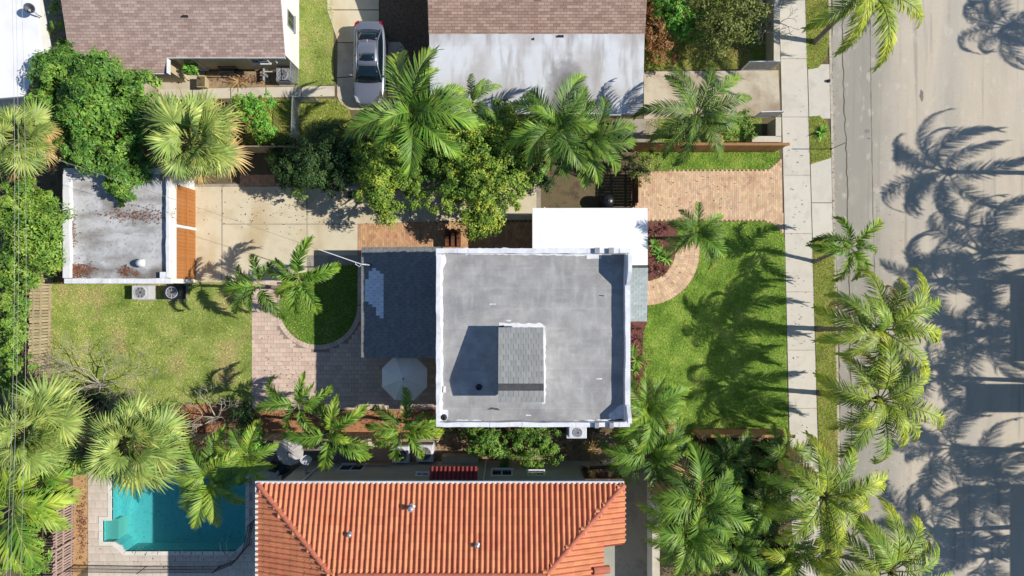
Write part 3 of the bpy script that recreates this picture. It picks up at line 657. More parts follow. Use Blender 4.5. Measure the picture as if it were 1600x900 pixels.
# ---- main house with the flat grey roof
ZP, ZR = 6.6, 6.1
x0, x1, y0, y1 = PX(681, ZP), PX(985, ZP), PY(668, ZP), PY(388, ZP)
mh = tag(empty('main_house', ((x0 + x1) / 2, y0, 0)), 'big white house with flat grey roof and stair bulkhead', 'house')
mh.location = (0, 0, 0)
MB().box(x0 + .02, x1 - .02, y0 + .02, y1 - .02, 0, ZR - .05).build('wall', M['stucco_white'], mh)
MB().box(x0 + .2, x1 - .2, y0 + .2, y1 - .2, ZR - .049, ZR).build('roof', M['membrane'], mh)
rgm = random.Random(11)
def rough_strip(axis, a0, a1, b0, b1, zb, zt, seed, jit=.05, seg=.5, both=False):
    """a parapet whose inner edge wanders: axis 'x' runs along x from a0..a1; b0 outer edge, b1 inner edge"""
    rg = random.Random(seed); n = int((a1 - a0) / seg); o_, i_ = [], []
    for k in range(n + 1):
        a = a0 + (a1 - a0) * k / n; j = rg.uniform(-jit, jit); jo = rg.uniform(-.012, .012) if both else 0
        o_.append((a, b0 + jo)); i_.append((a, b1 + j))
    b = MB(); pts = lambda p: (p[0], p[1]) if axis == 'x' else (p[1], p[0])
    for k in range(n):
        q = [pts(o_[k]), pts(o_[k + 1]), pts(i_[k + 1]), pts(i_[k])]
        ar = sum(q[i][0] * q[(i + 1) % 4][1] - q[(i + 1) % 4][0] * q[i][1] for i in range(4))
        if ar < 0: q = q[::-1]
        dz = rg.uniform(-.015, .015)
        b.hexa([p + (zb,) for p in q], [p + (zt + dz,) for p in q])
    return b
rough_strip('x', x0, x1, y1, y1 - .24, ZR - .06, ZP - .02, 1, .02).build('parapet', M['white_coating'], mh)
rough_strip('x', x0, x1, y0, y0 + .22, ZR - .06, ZP - .12, 2, .03, both=True).build('parapet', M['white_coating'], mh)
rough_strip('y', y0 + .24, y1 - .26, x0, x0 + .2, ZR - .06, ZP - .12, 3, .05, .3, True).build('parapet', M['white_coating'], mh)
rough_strip('y', y0 + .24, y1 - .26, x1, x1 - .24, ZR - .06, ZP, 4, .02).build('parapet', M['white_coating'], mh)
# taller shoulders of the right parapet (they throw the wider shade at both corners)
yn, ys0 = PY(392, 6.6), PY(640, 6.6)
sh = MB(); xa, xb = x1 - .2, x1 - .02
for (ya, yb, yc, h0) in ((y1 - .3, PY(425, 6.6), PY(446, 6.6), .55), (y0 + .3, PY(650, 6.6), PY(632, 6.6), .5)):
    zt = ZP + .01
    sh.add([(xa, ya, zt), (xb, ya, zt), (xb, yc, zt), (xa, yc, zt), (xa, ya, zt + h0), (xb, ya, zt + h0), (xb, yb, zt + h0), (xa, yb, zt + h0)],
           [(3, 2, 1, 0), (4, 5, 6, 7), (0, 1, 5, 4), (1, 2, 6, 5), (2, 3, 7, 6), (3, 0, 4, 7)])
sh.build('parapet_shoulder', M['white_coating'], mh)
# brushed white coating spread from the parapets over the membrane
def smear(px_poly, z=ZR + .004, m='white_coating', name='white_coating', parent=None, jit=1.2, seed=0, step=5):
    rg = random.Random(seed); out = []
    for i in range(len(px_poly)):
        (a, b), (c, d) = px_poly[i], px_poly[(i + 1) % len(px_poly)]; n = max(1, int(math.hypot(c - a, d - b) / step))
        for k in range(n): out.append((a + (c - a) * k / n + rg.uniform(-jit, jit), b + (d - b) * k / n + rg.uniform(-jit, jit)))
    return MB().prism([P(a, b, z)[:2] for a, b in out], z - .003, z + .002).build(name, M[m], parent)
smear([(690, 396), (728, 396), (728, 398), (800, 398), (916, 400), (916, 404), (940, 404), (940, 394), (955, 393), (955, 388), (690, 388)], parent=mh, seed=1)
smear([(690, 398), (696, 398), (697, 410), (692, 420), (692, 660), (686, 660), (686, 398)], parent=mh, seed=2)
smear([(692, 640), (700, 640), (701, 652), (694, 664), (690, 664)], parent=mh, seed=3)
smear([(780, 505), (846, 505), (852, 511), (853, 630), (846, 630), (846, 512), (780, 511)], parent=mh, seed=4)
smear([(690, 657), (730, 656), (800, 660), (975, 655), (975, 664), (690, 664)], parent=mh, seed=5)
smear([(965, 634), (976, 632), (976, 660), (950, 660), (952, 648)], parent=mh, seed=6)
for i, (a, b, w, h) in enumerate(((770, 475, 10, 2), (795, 501, 7, 2), (826, 649, 9, 2), (936, 592, 9, 2), (694, 608, 6, 10), (784, 510, 6, 3))):
    smear([(a - w / 2, b - h / 2), (a + w / 2, b - h / 2), (a + w / 2, b + h / 2), (a - w / 2, b + h / 2)], parent=mh, seed=20 + i, jit=.5)
smear([(936, 461), (944, 461.5), (944, 463), (936, 462.5)], m='black', name='tar_mark', parent=mh, seed=9, jit=.3)
smear([(760, 640), (768, 636.5), (778, 638), (781, 641), (770, 640)], m='under_roof', name='tar_mark', parent=mh, seed=10, jit=.3)
# pipe vents
def pipe_vent(px, py, z, r, h, m, parent=None, label=None, cap=True, zz=None):
    c = P(px, py, z + h); e = parent
    b = MB().lathe([(r * 2.4, 0), (r * 2.0, .03), (r, .05), (r, h), (r * .75, h), (r * .75, h - .06)], (c[0], c[1], z), 12)
    return b.build('vent_pipe', M[m], e)
pipe_vent(748, 606, ZR + .002, .07, .22, 'metal_dark', mh); pipe_vent(693, 653, ZR + .002, .07, .15, 'metal_dark', mh)
# scupper boxes
for px in (933, 955): MB().box(PX(px, 6.7) - .12, PX(px, 6.7) + .12, y1 - .26, y1 + .03, ZP + .01, ZP + .14).build('scupper', M['metal_grey'], mh)
for px in (933, 956): MB().box(PX(px, 6.7) - .1, PX(px, 6.7) + .1, y0 - .02, y0 + .24, ZP - .08, ZP + .06).build('scupper', M['metal_grey'], mh)
# stair bulkhead
bx0, bx1 = PX(781, 7.6), PX(847, 7.6); zn, zg, zs = 7.35, 8.15, 7.98; yn_, yg, ys_ = PY(514, zn), PY(604, zg), PY(626, zs)
bh = MB(); prof = [(yn_, ZR - .02), (ys_, ZR - .02), (ys_, zs - .05), (yg, zg - .05), (yn_, zn - .05)]
vs = [(bx0, a, b) for a, b in prof] + [(bx1, a, b) for a, b in prof]
bh.add(vs, [(0, 1, 2, 3, 4), (9, 8, 7, 6, 5)] + [(i, (i + 5), ((i + 1) % 5) + 5, (i + 1) % 5) for i in range(5)])
bo = bh.build('bulkhead', M['stucco_white'], mh)
window(mh, bx0, (yg + ys_) / 2 + .6, 6.15, 7.6, .75, 'y', -1, name='roof_door', glass='white_paint')
for (ya, za, yb, zb, nm) in ((yn_ + .05, zn - .0, yg, zg, 1), (ys_ - .05, zs, yg, zg, 2)):
    sg = 1 if yb > ya else -1
    MB().hexa([(bx0 - .06, ya, za - .05), (bx1 + .06, ya, za - .05), (bx1 + .06, yb, zb - .05), (bx0 - .06, yb, zb - .05)] if sg > 0 else [(bx0 - .06, yb, zb - .05), (bx1 + .06, yb, zb - .05), (bx1 + .06, ya, za - .05), (bx0 - .06, ya, za - .05)],
              [(bx0 - .06, ya, za), (bx1 + .06, ya, za), (bx1 + .06, yb, zb), (bx0 - .06, yb, zb)] if sg > 0 else [(bx0 - .06, yb, zb), (bx1 + .06, yb, zb), (bx1 + .06, ya, za), (bx0 - .06, ya, za)]).build('bulkhead_roof', M['under_roof'], mh)
    d = Vector((0, yb - ya, zb - za)); shingles(bo, (bx0 - .07, ya, za - .03), (1, 0, 0), d, bx1 - bx0 + .14, d.length, .235, .26, M['shingle_grey'], seed=nm)
# windows and door on the walls
for cx, z0_, z1_, w_ in ((x0 + 1.6, 3.9, 5.2, 1.4), (x0 + 4.6, 3.9, 5.2, 1.6), (x1 - 1.6, 3.9, 5.2, 1.4), (x0 + 2.4, .9, 2.3, 1.5), (x1 - 2.6, .9, 2.3, 1.5)): window(mh, cx, y0 + .02, z0_, z1_, w_, 'x', -1)
for cy, z0_, z1_, w_ in ((y0 + 1.6, 3.9, 5.2, 1.6), (y1 - 1.8, 3.9, 5.2, 1.6), (y0 + 1.6, .9, 2.3, 1.6)): window(mh, x1 - .02, cy, z0_, z1_, w_, 'y', 1); window(mh, x0 + .02, cy, z0_, z1_, w_, 'y', -1)
# rear porch with grey shingles
pzw, pze = 2.85, 3.35; rx0, rx1 = PX(565, pzw), x0 - .01; ry0, ry1 = PY(559, 3.0), PY(386, 3.0)
pr = MB(); pr.hexa([(rx0, ry0, pzw - .14), (rx1, ry0, pze - .14), (rx1, ry1, pze - .14), (rx0, ry1, pzw - .14)], [(rx0, ry0, pzw), (rx1, ry0, pze), (rx1, ry1, pze), (rx0, ry1, pzw)])
pro = pr.build('rear_porch_roof', M['under_roof'], mh)
PATCH = [(567, 438), (577, 422), (586, 421), (597, 432), (597, 498), (589, 496), (577, 474), (567, 465)]
def inpatch(c):
    k = (CAM_H - c.z) / CAM_H / PXM; return bool(in_poly(np.array([[800 + c.x / k, 450 - c.y / k]]), PATCH)[0])
dv = Vector((rx1 - rx0, 0, pze - pzw))
shingles(pro, (rx0, ry0, pzw - .03), (0, 1, 0), dv, ry1 - ry0, dv.length - .05, .30, .205, M['shingle_porch'], single=False, pick=lambda c: not inpatch(c), name='shingle_field', seed=4)
shingles(pro, (rx0, ry0, pzw - .03), (0, 1, 0), dv, ry1 - ry0, dv.length - .05, .30, .205, M['shingle_pale'], single=True, pick=inpatch, name='pale_shingle', seed=4)
for (a, b) in ((rx0 + .15, ry0 + .15), (rx0 + .15, (ry0 + ry1) / 2), (rx0 + .15, ry1 - .15)): MB().box(a - .08, a + .08, b - .08, b + .08, .03, pzw - .1).build('porch_post', M['white_paint'], mh)
# front porch with pale shingles
fx1 = PX(1012, 2.95); fy0, fy1 = PY(502, 2.9), PY(415, 3.05)
fp = MB(); fp.hexa([(x1 + .01, fy0, 2.7), (fx1, fy0, 2.7), (fx1, fy1, 2.93), (x1 + .01, fy1, 2.93)], [(x1 + .01, fy0, 2.8), (fx1, fy0, 2.8), (fx1, fy1, 3.03), (x1 + .01, fy1, 3.03)])
fpo = fp.build('front_porch_roof', M['under_roof'], mh); dv = Vector((0, fy1 - fy0, .23))
shingles(fpo, (x1 + .02, fy0, 2.77), (1, 0, 0), dv, fx1 - x1 - .02, dv.length - .02, .31, .15, M['shingle_east'], seed=6)
MB().box(fx1 - .2, fx1 - .06, fy0 + .05, fy0 + .2, .03, 2.7).build('porch_post', M['white_paint'], mh)
window(mh, x1 - .02, (fy0 + fy1) / 2, .1, 2.2, 1.0, 'y', 1, name='front_door')
# white flat carport roof wing
cz = 3.08; wx0, wx1, wy1 = PX(832, cz), PX(1012, cz), PY(325, cz)
cr = MB().box(wx0, wx1, y1 + .005, wy1, cz - .25, cz); cr.box(x1 + .005, wx1, fy1 + .03, y1 + .005, cz - .25, cz)
cro = cr.build('white_wing_roof', M['white_roof'], mh)
MB().box(wx0 + .05, wx1 - .05, y1 + .01, wy1 - .05, 0, cz - .255).build('wing_wall', M['stucco_white'], mh)
MB().box(x1 + .01, wx1 - .05, fy1 + .1, y1, 0, cz - .255).build('wing_wall', M['stucco_white'], mh)
window(mh, wx1 - .05, (wy1 + fy1) / 2 + .4, .9, 2.2, 1.8, 'y', 1); window(mh, wx0 + 2, wy1 - .05, .9, 2.2, 1.4, 'x', 1)
for px in (851, 990): MB().box(PX(px, cz) - .03, PX(px, cz) + .03, wy1, wy1 + .05, .3, cz - .02).build('downspout', M['white_paint'], mh)
# small window boxes on the south wall
MB().box(PX(762, 5), PX(773, 5), y0 - .3, y0 - .001, 4.7, 5.0).build('wall_vent', M['white_paint'], mh)

# ---- pink-brown shingle house, top left
ha = tag(empty('shingle_house'), 'pink brown shingle roofed house at the top left with white side wall', 'house')
ax0, ax1, axn = -23.7, -12.17, -18.5; ay0, ayn, ayr, ayb = 11.55, 12.34, 18.0, 24.0; zf = lambda y: 2.7 + .25 * (y - ay0)
ra = MB(); th = .12
def slope(b, xa, xb, ya, yb, f, t): b.hexa([(xa, ya, f(ya) - t), (xb, ya, f(ya) - t), (xb, yb, f(yb) - t), (xa, yb, f(yb) - t)], [(xa, ya, f(ya)), (xb, ya, f(ya)), (xb, yb, f(yb)), (xa, yb, f(yb))])
slope(ra, ax0, axn, ay0, ayr, zf, th); slope(ra, axn, ax1, ayn, ayr, zf, th); slope(ra, ax0, ax1, ayr, ayb, lambda y: zf(ayr) - .25 * (y - ayr), th)
ra.build('roof', M['shingle_base'], ha)
fa = MB(); fa.box(ax0, axn, ay0 - .03, ay0, zf(ay0) - .16, zf(ay0) + .01); fa.box(axn - .0, axn + .03, ay0 - .03, ayn, zf(ay0) - .16, zf(ayn) + .01); fa.box(axn + .03, ax1, ayn - .03, ayn, zf(ayn) - .16, zf(ayn) + .01); fa.build('fascia', M['white_paint'], ha)
wl = MB(); wl.box(ax0 + .3, axn - .3, ay0 + .35, 15, 0, 2.66); wl.build('wall', M['stucco_tan'], ha)
MB().box(axn - .3, -12.32, 12.64, 15, 0, 2.8).build('wall', M['stucco_tan'], ha)
ew = MB(); pr_ = [(12.645, 0), (22.6, 0), (22.6, zf(ayr) - .25 * 4.6 - .13), (ayr, zf(ayr) - .13), (12.645, zf(12.645) - .13)]
ew.add([(-12.31, a, b) for a, b in pr_] + [(-12.55, a, b) for a, b in pr_], [(0, 1, 2, 3, 4), (9, 8, 7, 6, 5)] + [(i, i + 5, (i + 1) % 5 + 5, (i + 1) % 5) for i in range(5)]); ew.build('gable_wall', M['stucco_white'], ha)
ww = MB(); ww.box(ax0 + .3, ax0 + .5, 14, 22.5, 0, 2.7); ww.box(ax0 + .3, -12.6, 22.4, 22.6, 0, 2.6); ww.build('wall', M['stucco_white'], ha)
window(ha, -12.31, PY(32, 1.6), 1.0, 2.1, .9, 'y', 1, frame='metal_grey'); window(ha, PX(402, 1.8), 12.64, 1.2, 2.2, 1.0, 'x', -1); window(ha, PX(290, 1.8), 12.64, .1, 2.1, .9, 'x', -1, name='door', glass='stucco_tan')
for px, py in ((290, 26), (118, 82)): MB().box(PX(px, 3.4) - .14, PX(px, 3.4) + .14, PY(py, 3.4) - .05, PY(py, 3.4) + .05, zf(PY(py, 3.4)) - .05, zf(PY(py, 3.4)) + .1).build('roof_vent', M['metal_dark'], ha)
br_ = MB(); br_.tube([(PX(428, 2.2), 12.5, 2.3), (PX(436, 2.2), 12.2, 2.5)], .03); br_.build('wall_lamp', M['white_paint'], ha)

# ---- grey stained roof house, top centre
hb = tag(empty('stained_roof_house'), 'house at the top with brown shingles and stained pale lower roof', 'house')
qx0, qx1, qy0, qy1 = PX(672, 2.6), PX(1005, 2.6), PY(177, 2.5), PY(53, 3.0)
f1 = lambda y: 2.5 + .12 * (y - qy0); f2 = lambda y: f1(qy1) + .012 + .3 * (y - qy1)
b = MB(); slope(b, qx0, qx1, qy0, qy1 + .3, f1, .1); b.build('low_roof', M['stained_roof'], hb)
b = MB(); slope(b, qx0 - .02, qx1 + .02, qy1, 19, f2, .1); slope(b, qx0 - .02, qx1 + .02, 19, 25, lambda y: f2(19) - .3 * (y - 19), .1); b.build('roof', M['shingle_mid'], hb)
b = MB(); b.box(qx0, qx1, qy0 - .03, qy0 - .002, 2.35, 2.51); b.build('fascia', M['white_paint'], hb)
MB().box(qx0 + .3, qx1 - .25, qy0 + .35, 23, 0, 2.38).build('wall', M['stucco_tan'], hb)
window(hb, qx1 - 1.6, qy0 + .35, 1.1, 2.1, 1.2, 'x', -1); window(hb, qx0 + .3, 14, 1.1, 2.1, 1.2, 'y', -1); window(hb, qx1 - .25, 13, 1.1, 2.1, 1.2, 'y', 1)
for px, py, w in ((834, 61, .03), (876, 57, .16), (840, 5, .14), (803, 5, .14)):
    zz = (f1 if py > 53 else f2)(PY(py, 3)); MB().box(PX(px, 3) - w, PX(px, 3) + w, PY(py, 3) - .05, PY(py, 3) + .06, zz - .05, zz + .09).build('roof_vent', M['metal_dark'], hb)

# ---- flat roofed garage with wooden doors, left
gz, gr = 2.95, 2.62; gx0, gx1, gy0, gy1 = PX(97, gz), PX(264, gz), PY(443, gz), PY(262, gz)
ga = tag(empty('garage'), 'white flat roofed garage with orange wooden doors', 'garage')
MB().box(gx0 + .02, gx1 - .02, gy0 + .02, gy1 - .02, 0, gr - .04).build('wall', M['stucco_white'], ga)
MB().box(gx0 + .2, gx1 - .1, gy0 + .1, gy1 - .1, gr - .039, gr).build('roof', M['garage_roof'], ga)
rough_strip('y', gy0 + .3, gy1 - .3, gx0, gx0 + .36, gr - .05, gz - .05, 5, .02, .4).build('parapet', M['white_paint'], ga)
rough_strip('y', gy0 + .3, gy1 - .3, gx1, gx1 - .16, gr - .05, gz, 6, .02, .4).build('parapet', M['white_paint'], ga)
rough_strip('x', gx0, gx1, gy0, gy0 + .28, gr - .05, gz - .16, 7, .02, .4).build('parapet', M['white_paint'], ga)
rough_strip('x', gx0, gx1, gy1, gy1 - .28, gr - .05, gz - .1, 8, .02, .4).build('parapet', M['white_paint'], ga)
MB().box(gx1 - .5, gx1 - .18, gy0 + .3, gy0 + .62, gr, gz - .02).build('parapet_corner', M['white_paint'], ga)
for (pa, pb) in ((293, 353), (358, 436)):
    ya, yb = PY(pb, 1.1), PY(pa, 1.1); d = empty('garage_door', (gx1, ya, .03)); d.parent = ga
    n = int((yb - ya) / .2); w = (yb - ya) / n; pm = MB().box(.0, .045, -w / 2 + .004, w / 2 - .004, 0, 2.08).mesh('plank', M['wood_door'])
    for i in range(n): o = link('plank', pm, d); o.location = (rng.uniform(0, .005) + .003, (i + .5) * w, 0)
    MB().box(.05, .08, .02, yb - ya - .02, 1.0, 1.08).build('door_rail', M['wood_door'], d)
b = MB(); b.box(gx1 + .001, gx1 + .07, PY(357.6, 1.1), PY(353.4, 1.1), 0.03, 2.12); b.build('door_post', M['white_paint'], ga)
# roof vent hood
vc = P(217, 411, gr + .4); b = MB(); b.tube([(vc[0] - .1, vc[1], gr - .02), (vc[0] - .1, vc[1], gr + .2), (vc[0] - .02, vc[1], gr + .34), (vc[0] + .16, vc[1], gr + .4), (vc[0] + .32, vc[1], gr + .36)], [.12, .14, .2, .24, .19], 12); b.build('vent_hood', M['white_paint'], ga, smooth=True)

# ---- tiled house, bottom
TZ = 6.2; tx0, tx1, ty1 = PX(405, TZ), PX(974, TZ), PY(757, TZ); TD = 3.85; TS = .33; ty0 = ty1 - 2 * TD
tzr = TZ + TD * TS; tyr = ty1 - TD
th_ = tag(empty('tiled_house'), 'two storey house with orange barrel tile hip roof', 'house')
nx0, ny0 = PX(944, TZ + .3), PY(851, TZ)        # notch in the right hip
MB().box(tx0 + .4, tx1 - .4, ty0 + .4, ty1 - .42, 0, TZ - .12).build('wall', M['stucco_grey'], th_)
rb = MB(); A_, B_, C_, D_ = (tx0, ty1), (tx1, ty1), (tx1, ty0), (tx0, ty0); E_, F_ = (tx0 + TD, tyr, tzr), (tx1 - TD, tyr, tzr)
def fz(x, y): return TZ + TS * min(x - tx0, tx1 - x, ty1 - y, y - ty0)
def face(b, pts, dz):
    t = [(x, y, fz(x, y) + dz) for x, y in pts]; u = [(x, y, fz(x, y) + dz - .1) for x, y in pts]; n = len(pts)
    b.add(t + u, [tuple(range(n)), tuple(range(2 * n - 1, n - 1, -1))] + [((i + 1) % n, i, n + i, n + (i + 1) % n) for i in range(n)])
face(rb, [B_, A_, E_[:2], F_[:2]], -.01); face(rb, [A_, D_, E_[:2]], -.01); face(rb, [D_, (nx0, ty0), F_[:2], E_[:2]] if F_[0] < nx0 else [D_, C_, F_[:2], E_[:2]], -.01)
face(rb, [B_, F_[:2], (nx0, ny0), (tx1, ny0)], -.01)
rb.build('roof_deck', M['tile_under'], th_)
def tile_mesh(w, l, m, name='tile'):
    pr = [(-w / 2, .0), (-w * .34, -.012)] + [(w * .12 - w * .30 * math.cos(a), .118 * math.sin(a)) for a in [math.pi * k / 6 for k in range(7)]] + [(w / 2, .004)]
    vs = []
    for y, dz in ((-.03, .010), (l, -.004)): vs += [(x, y, z + dz + .012) for x, z in pr]
    vs += [(x, -.03, z + .008) for x, z in pr]; n = len(pr)
    fs = [(i, i + 1, n + i + 1, n + i) for i in range(n - 1)] + [(2 * n + i, 2 * n + i + 1, i + 1, i) for i in range(n - 1)]
    mb = MB().add(vs, fs); return mb, mb.mesh(name, m, False)
TW = (tx1 - tx0) / 69; TE = .385
tmb, tme = tile_mesh(TW, TE + .04, M['tile'])
sl2 = math.sqrt(1 + TS * TS); cand = []
def lay(u, v, org, nu, nv, test, tag_):
    u, v = Vector(u), Vector(v); n = u.cross(v).normalized()
    for j in range(nv):
        for i in range(nu):
            c = Vector(org) + u * ((i + .5) * TW) + v * (j * TE)
            if test(c + v * TE * .5): cand.append((c, u, v, n, tag_))
lay((1, 0, 0), Vector((0, -1, TS)).normalized() * 1.0, (tx0, ty1 + .04, TZ), 69, 11, lambda c: c.x - tx0 > ty1 - c.y - .1 and tx1 - c.x > ty1 - c.y - .1 and c.y > tyr, 0)
lay((0, -1, 0), (0, 0, 0), (0, 0, 0), 0, 0, lambda c: 0, 1)
lay((0, 1, 0), Vector((1, 0, TS)).normalized(), (tx0 - .04, ty0, TZ), int(2 * TD / TW), 11, lambda c: c.x - tx0 < ty1 - c.y + .1 and c.x - tx0 < c.y - ty0 + .1, 1)
lay((0, -1, 0), Vector((-1, 0, TS)).normalized(), (tx1 + .04, ty1, TZ), int(2 * TD / TW), 11, lambda c: tx1 - c.x < ty1 - c.y + .1 and tx1 - c.x < c.y - ty0 + .1 and (c.y > ny0 or c.x < nx0), 2)
# normals must face up
cand = [(c, (u if u.cross(v).z > 0 else -u), v, (n if n.z > 0 else -n), t) for c, u, v, n, t in cand]
cand.sort(key=lambda t: -t[0].y + abs(t[0].x) * .12 + (4 if t[4] else 0))
rof = link('tile_roof', MB().add([], []).mesh('tile_roof'), th_) if False else None
for c, u, v, n, t in cand[:300]:
    o = link('roof_tile', tme, th_); mt = Matrix((u, v, n)).transposed().to_4x4(); mt.translation = c + n * (.006 + rng.uniform(0, .004)); o.matrix_local = mt @ Matrix.Rotation(rng.uniform(-.005, .005), 4, 'Z')
tv = np.array(tmb.v); tf = tmb.f; allv, allf = [], []
for c, u, v, n, t in cand[300:]:
    mt = np.array(Matrix((u, v, n)).transposed()); base = len(allv) * len(tv)
    allv.append(tv @ mt.T + np.array(c + n * (.006 + rng.uniform(0, .008)))); allf += [tuple(i + base for i in f) for f in tf]
o = link('roof_tile_field', np_mesh('roof_tile_field', np.vstack(allv), np.array(allf), M['tile']), th_); o['kind'] = 'stuff'
def caps(p, q, rad=.125, ln=.42):
    p, q = Vector(p), Vector(q); d = (q - p); n = int(d.length / ln); d.normalize(); a = d.cross(Vector((0, 0, 1))).normalized(); up = a.cross(d)
    vs = []
    for y, rr_ in ((-.03, rad * 1.08), (ln + .02, rad * .92)):
        for k in range(8): an = math.pi * k / 7; vs.append((rr_ * math.cos(an), y, rr_ * math.sin(an)))
    for k in range(8): an = math.pi * k / 7; vs.append((rad * .9 * math.cos(an), -.03, rad * .9 * math.sin(an)))
    me = MB().add(vs, [(k + 1, k, 8 + k, 8 + k + 1) for k in range(7)] + [(16 + k, k, k + 1, 17 + k) for k in range(7)]).mesh('ridge_tile', M['tile_cap'])
    for i in range(n):
        o = link('ridge_tile', me, th_); mt = Matrix((a, d, up)).transposed().to_4x4(); mt.translation = p + d * (i * ln) + up * .05; o.matrix_local = mt
caps((tx0, ty1, TZ + .02), (E_[0], E_[1], E_[2] + .02)); caps((tx1, ty1, TZ + .02), (F_[0], F_[1], F_[2] + .02)); caps((F_[0], F_[1], F_[2] + .04), (E_[0], E_[1], E_[2] + .04))
gt = MB(); gt.box(tx0 - .05, tx1 + .03, ty1 + .05, ty1 + .17, TZ - .13, TZ + .07); gt.box(tx0 - .17, tx0 - .05, ty0, ty1 + .17, TZ - .13, TZ + .07); gt.build('gutter', M['white_paint'], th_)
for px, py, r, h in ((642, 795, .09, .45), (548, 833, .07, .28), (746, 848, .07, .28)):
    c = P(px, py, 6.9); z = fz(c[0], c[1]); b = MB().lathe([(r * 2, -.12), (r * 1.8, .1), (r, .14), (r, h), (r * 1.5, h + .01), (r * 1.5, h + .06), (r * .3, h + .1)], (c[0], c[1], z), 12); b.build('vent_pipe', M['galv'], th_)
# north wall: windows, awning, downspouts, ledges
nyw = ty1 - .42
for pa, pb, z0_, z1_ in ((649, 671, 2.7, 3.25), (767, 801, 2.0, 3.2), (824, 851, 2.3, 3.2), (690, 735, 3.0, 4.2), (520, 560, 1.0, 2.2)):
    c = (PX(pa, 3) + PX(pb, 3)) / 2; window(th_, c, nyw, z0_, z1_, PX(pb, 3) - PX(pa, 3), 'x', 1)
window(th_, PX(940, 3), nyw, 1.6, 3.9, 2.0, 'x', 1, frame='wood_dark')
aw = empty('awning', (0, 0, 0)); aw.parent = th_
ax_, bx_ = PX(671, 4.5), PX(746, 4.5); n_ = 11; w_ = (bx_ - ax_) / n_
MB().hexa([(ax_, nyw, 4.55), (bx_, nyw, 4.55), (bx_, nyw + .74, 4.2), (ax_, nyw + .74, 4.2)], [(ax_, nyw, 4.63), (bx_, nyw, 4.63), (bx_, nyw + .74, 4.28), (ax_, nyw + .74, 4.28)]).build('deck', M['tile_dark'], aw)
for i in range(n_):
    xx = ax_ + (i + .5) * w_; MB().tube([(xx, nyw + .78, 4.27), (xx, nyw + .02, 4.63)], w_ * .36, 8).build('awning_tile', M['tile_dark'], aw)
for px in (757, 485): MB().tube([(PX(px, 3), nyw + .06, .2), (PX(px, 3), nyw + .06, TZ - .2)], .045, 6).build('downspout', M['metal_white'], th_)
lg = MB(); lg.box(PX(690, .8), PX(747, .8), nyw + .02, nyw + .42, .0, .75); lg.build('bench_ledge', M['stucco_tan'], th_)
cn = MB(); cn.tube([(PX(612, 1), nyw + .05, 1.3), (PX(585, 1), nyw + .05, 1.3), (PX(540, 1), nyw + .05, 1.25)], .03, 6); cn.build('conduit', M['metal_grey'], th_)
# side wall piece in the roof notch
MB().box(nx0 - .02, nx0 + .33, ny0 - 4, ny0 - .05, 0, 6.1).build('notch_wall', M['stucco_grey'], th_)
b = MB(); b.tube([(PX(925, 6.2), PY(884, 6.2), 6.75), (PX(950, 6.2), PY(884, 6.2), 6.6)], .2, 10); b.build('ridge_end', M['tile_cap'], th_)

# ---- white flat roof at the far top left
wz = 2.8; wa = tag(empty('white_outbuilding'), 'white flat roof outbuilding at the top left corner', 'building')
wp = [P(a, b_, wz)[:2] for a, b_ in ((-80, -80), (52, -80), (62, 85), (40, 150), (-80, 160))]
MB().prism(wp, wz - .25, wz).build('roof', M['white_roof'], wa)
wp2 = [P(a, b_, wz)[:2] for a, b_ in ((-74, -74), (48, -74), (58, 82), (37, 145), (-74, 154))]; MB().prism(wp2, 0, wz - .252).build('wall', M['stucco_white'], wa)
# ---- low street walls and gate, top right
def low_wall(label, boxes, h, m='stucco_white', rough=0):
    e = tag(empty('low_wall'), label, 'wall')
    for (a, b_, c, d) in boxes:
        xa, ya = P(a, d, h)[:2]; xb, yb = P(c, b_, h)[:2]
        MB().box(xa, xb, ya, yb, 0, h - .06).build('wall', M[m], e); MB().box(xa - .03, xb + .03, ya - .03, yb + .03, h - .058, h).build('coping', M['concrete'], e)
    return e
low_wall('white low wall along the sidewalk at the photo top', [(1210, -60, 1218, 96)], 1.35, 'stucco_grey')
low_wall('white L shaped low wall at the driveway corner', [(1213, 184, 1220, 212.5), (1176, 213.5, 1220, 221)], 1.35, 'stucco_grey')
low_wall('low pale wall right of the tiled house side court', [(1020, 757, 1030, 960)], 1.6)
def bar_gate(label, a, b, h, n, m, hor=False):
    A, B = Vector(P(*a)), Vector(P(*b)); d = B - A; e = tag(empty('barred_gate', A, math.atan2(d.y, d.x)), label, 'gate'); L_ = d.length
    bm = MB().box(-.02, .02, -.02, .02, .1, h - .03).mesh('bar', M[m])
    for i in range(n): o = link('bar', bm, e); o.location = (L_ * (i + .5) / n, 0, 0)
    for z in (.08, h): MB().box(0, L_, -.025, .025, z - .03, z + .03).build('rail', M[m], e)
    for x in (-.03, L_ + .03): MB().box(x - .03, x + .03, -.03, .03, 0, h + .04).build('post', M[m], e)
bar_gate('white barred gate beside the stained driveway', (1158, 110), (1204, 109), 1.5, 14, 'metal_white')
bar_gate('short slatted white gate at the corner wall', (1178, 184), (1210, 183), 1.3, 10, 'metal_white')

# ---- buildings across the road (they only throw shade on the road)
ho = tag(empty('street_house'), 'two winged white house across the road', 'house')
for ya, yb, hh in ((430, 565, 6.5), (757, 930, 6.5), (566, 756, 3.2)):
    MB().box(PX(1792), PX(2080), PY(yb), PY(ya), -.1, hh).build('wing', M['stucco_white'], ho)
MB().box(PX(1790), PX(1830), PY(645), PY(600), 3.21, 8.6).build('stair_tower', M['stucco_white'], ho)
for yy in (470, 520, 800, 870):
    for z_ in (.9, 3.9): window(ho, PX(1792), PY(yy), z_, z_ + 1.3, 1.3, 'y', -1)

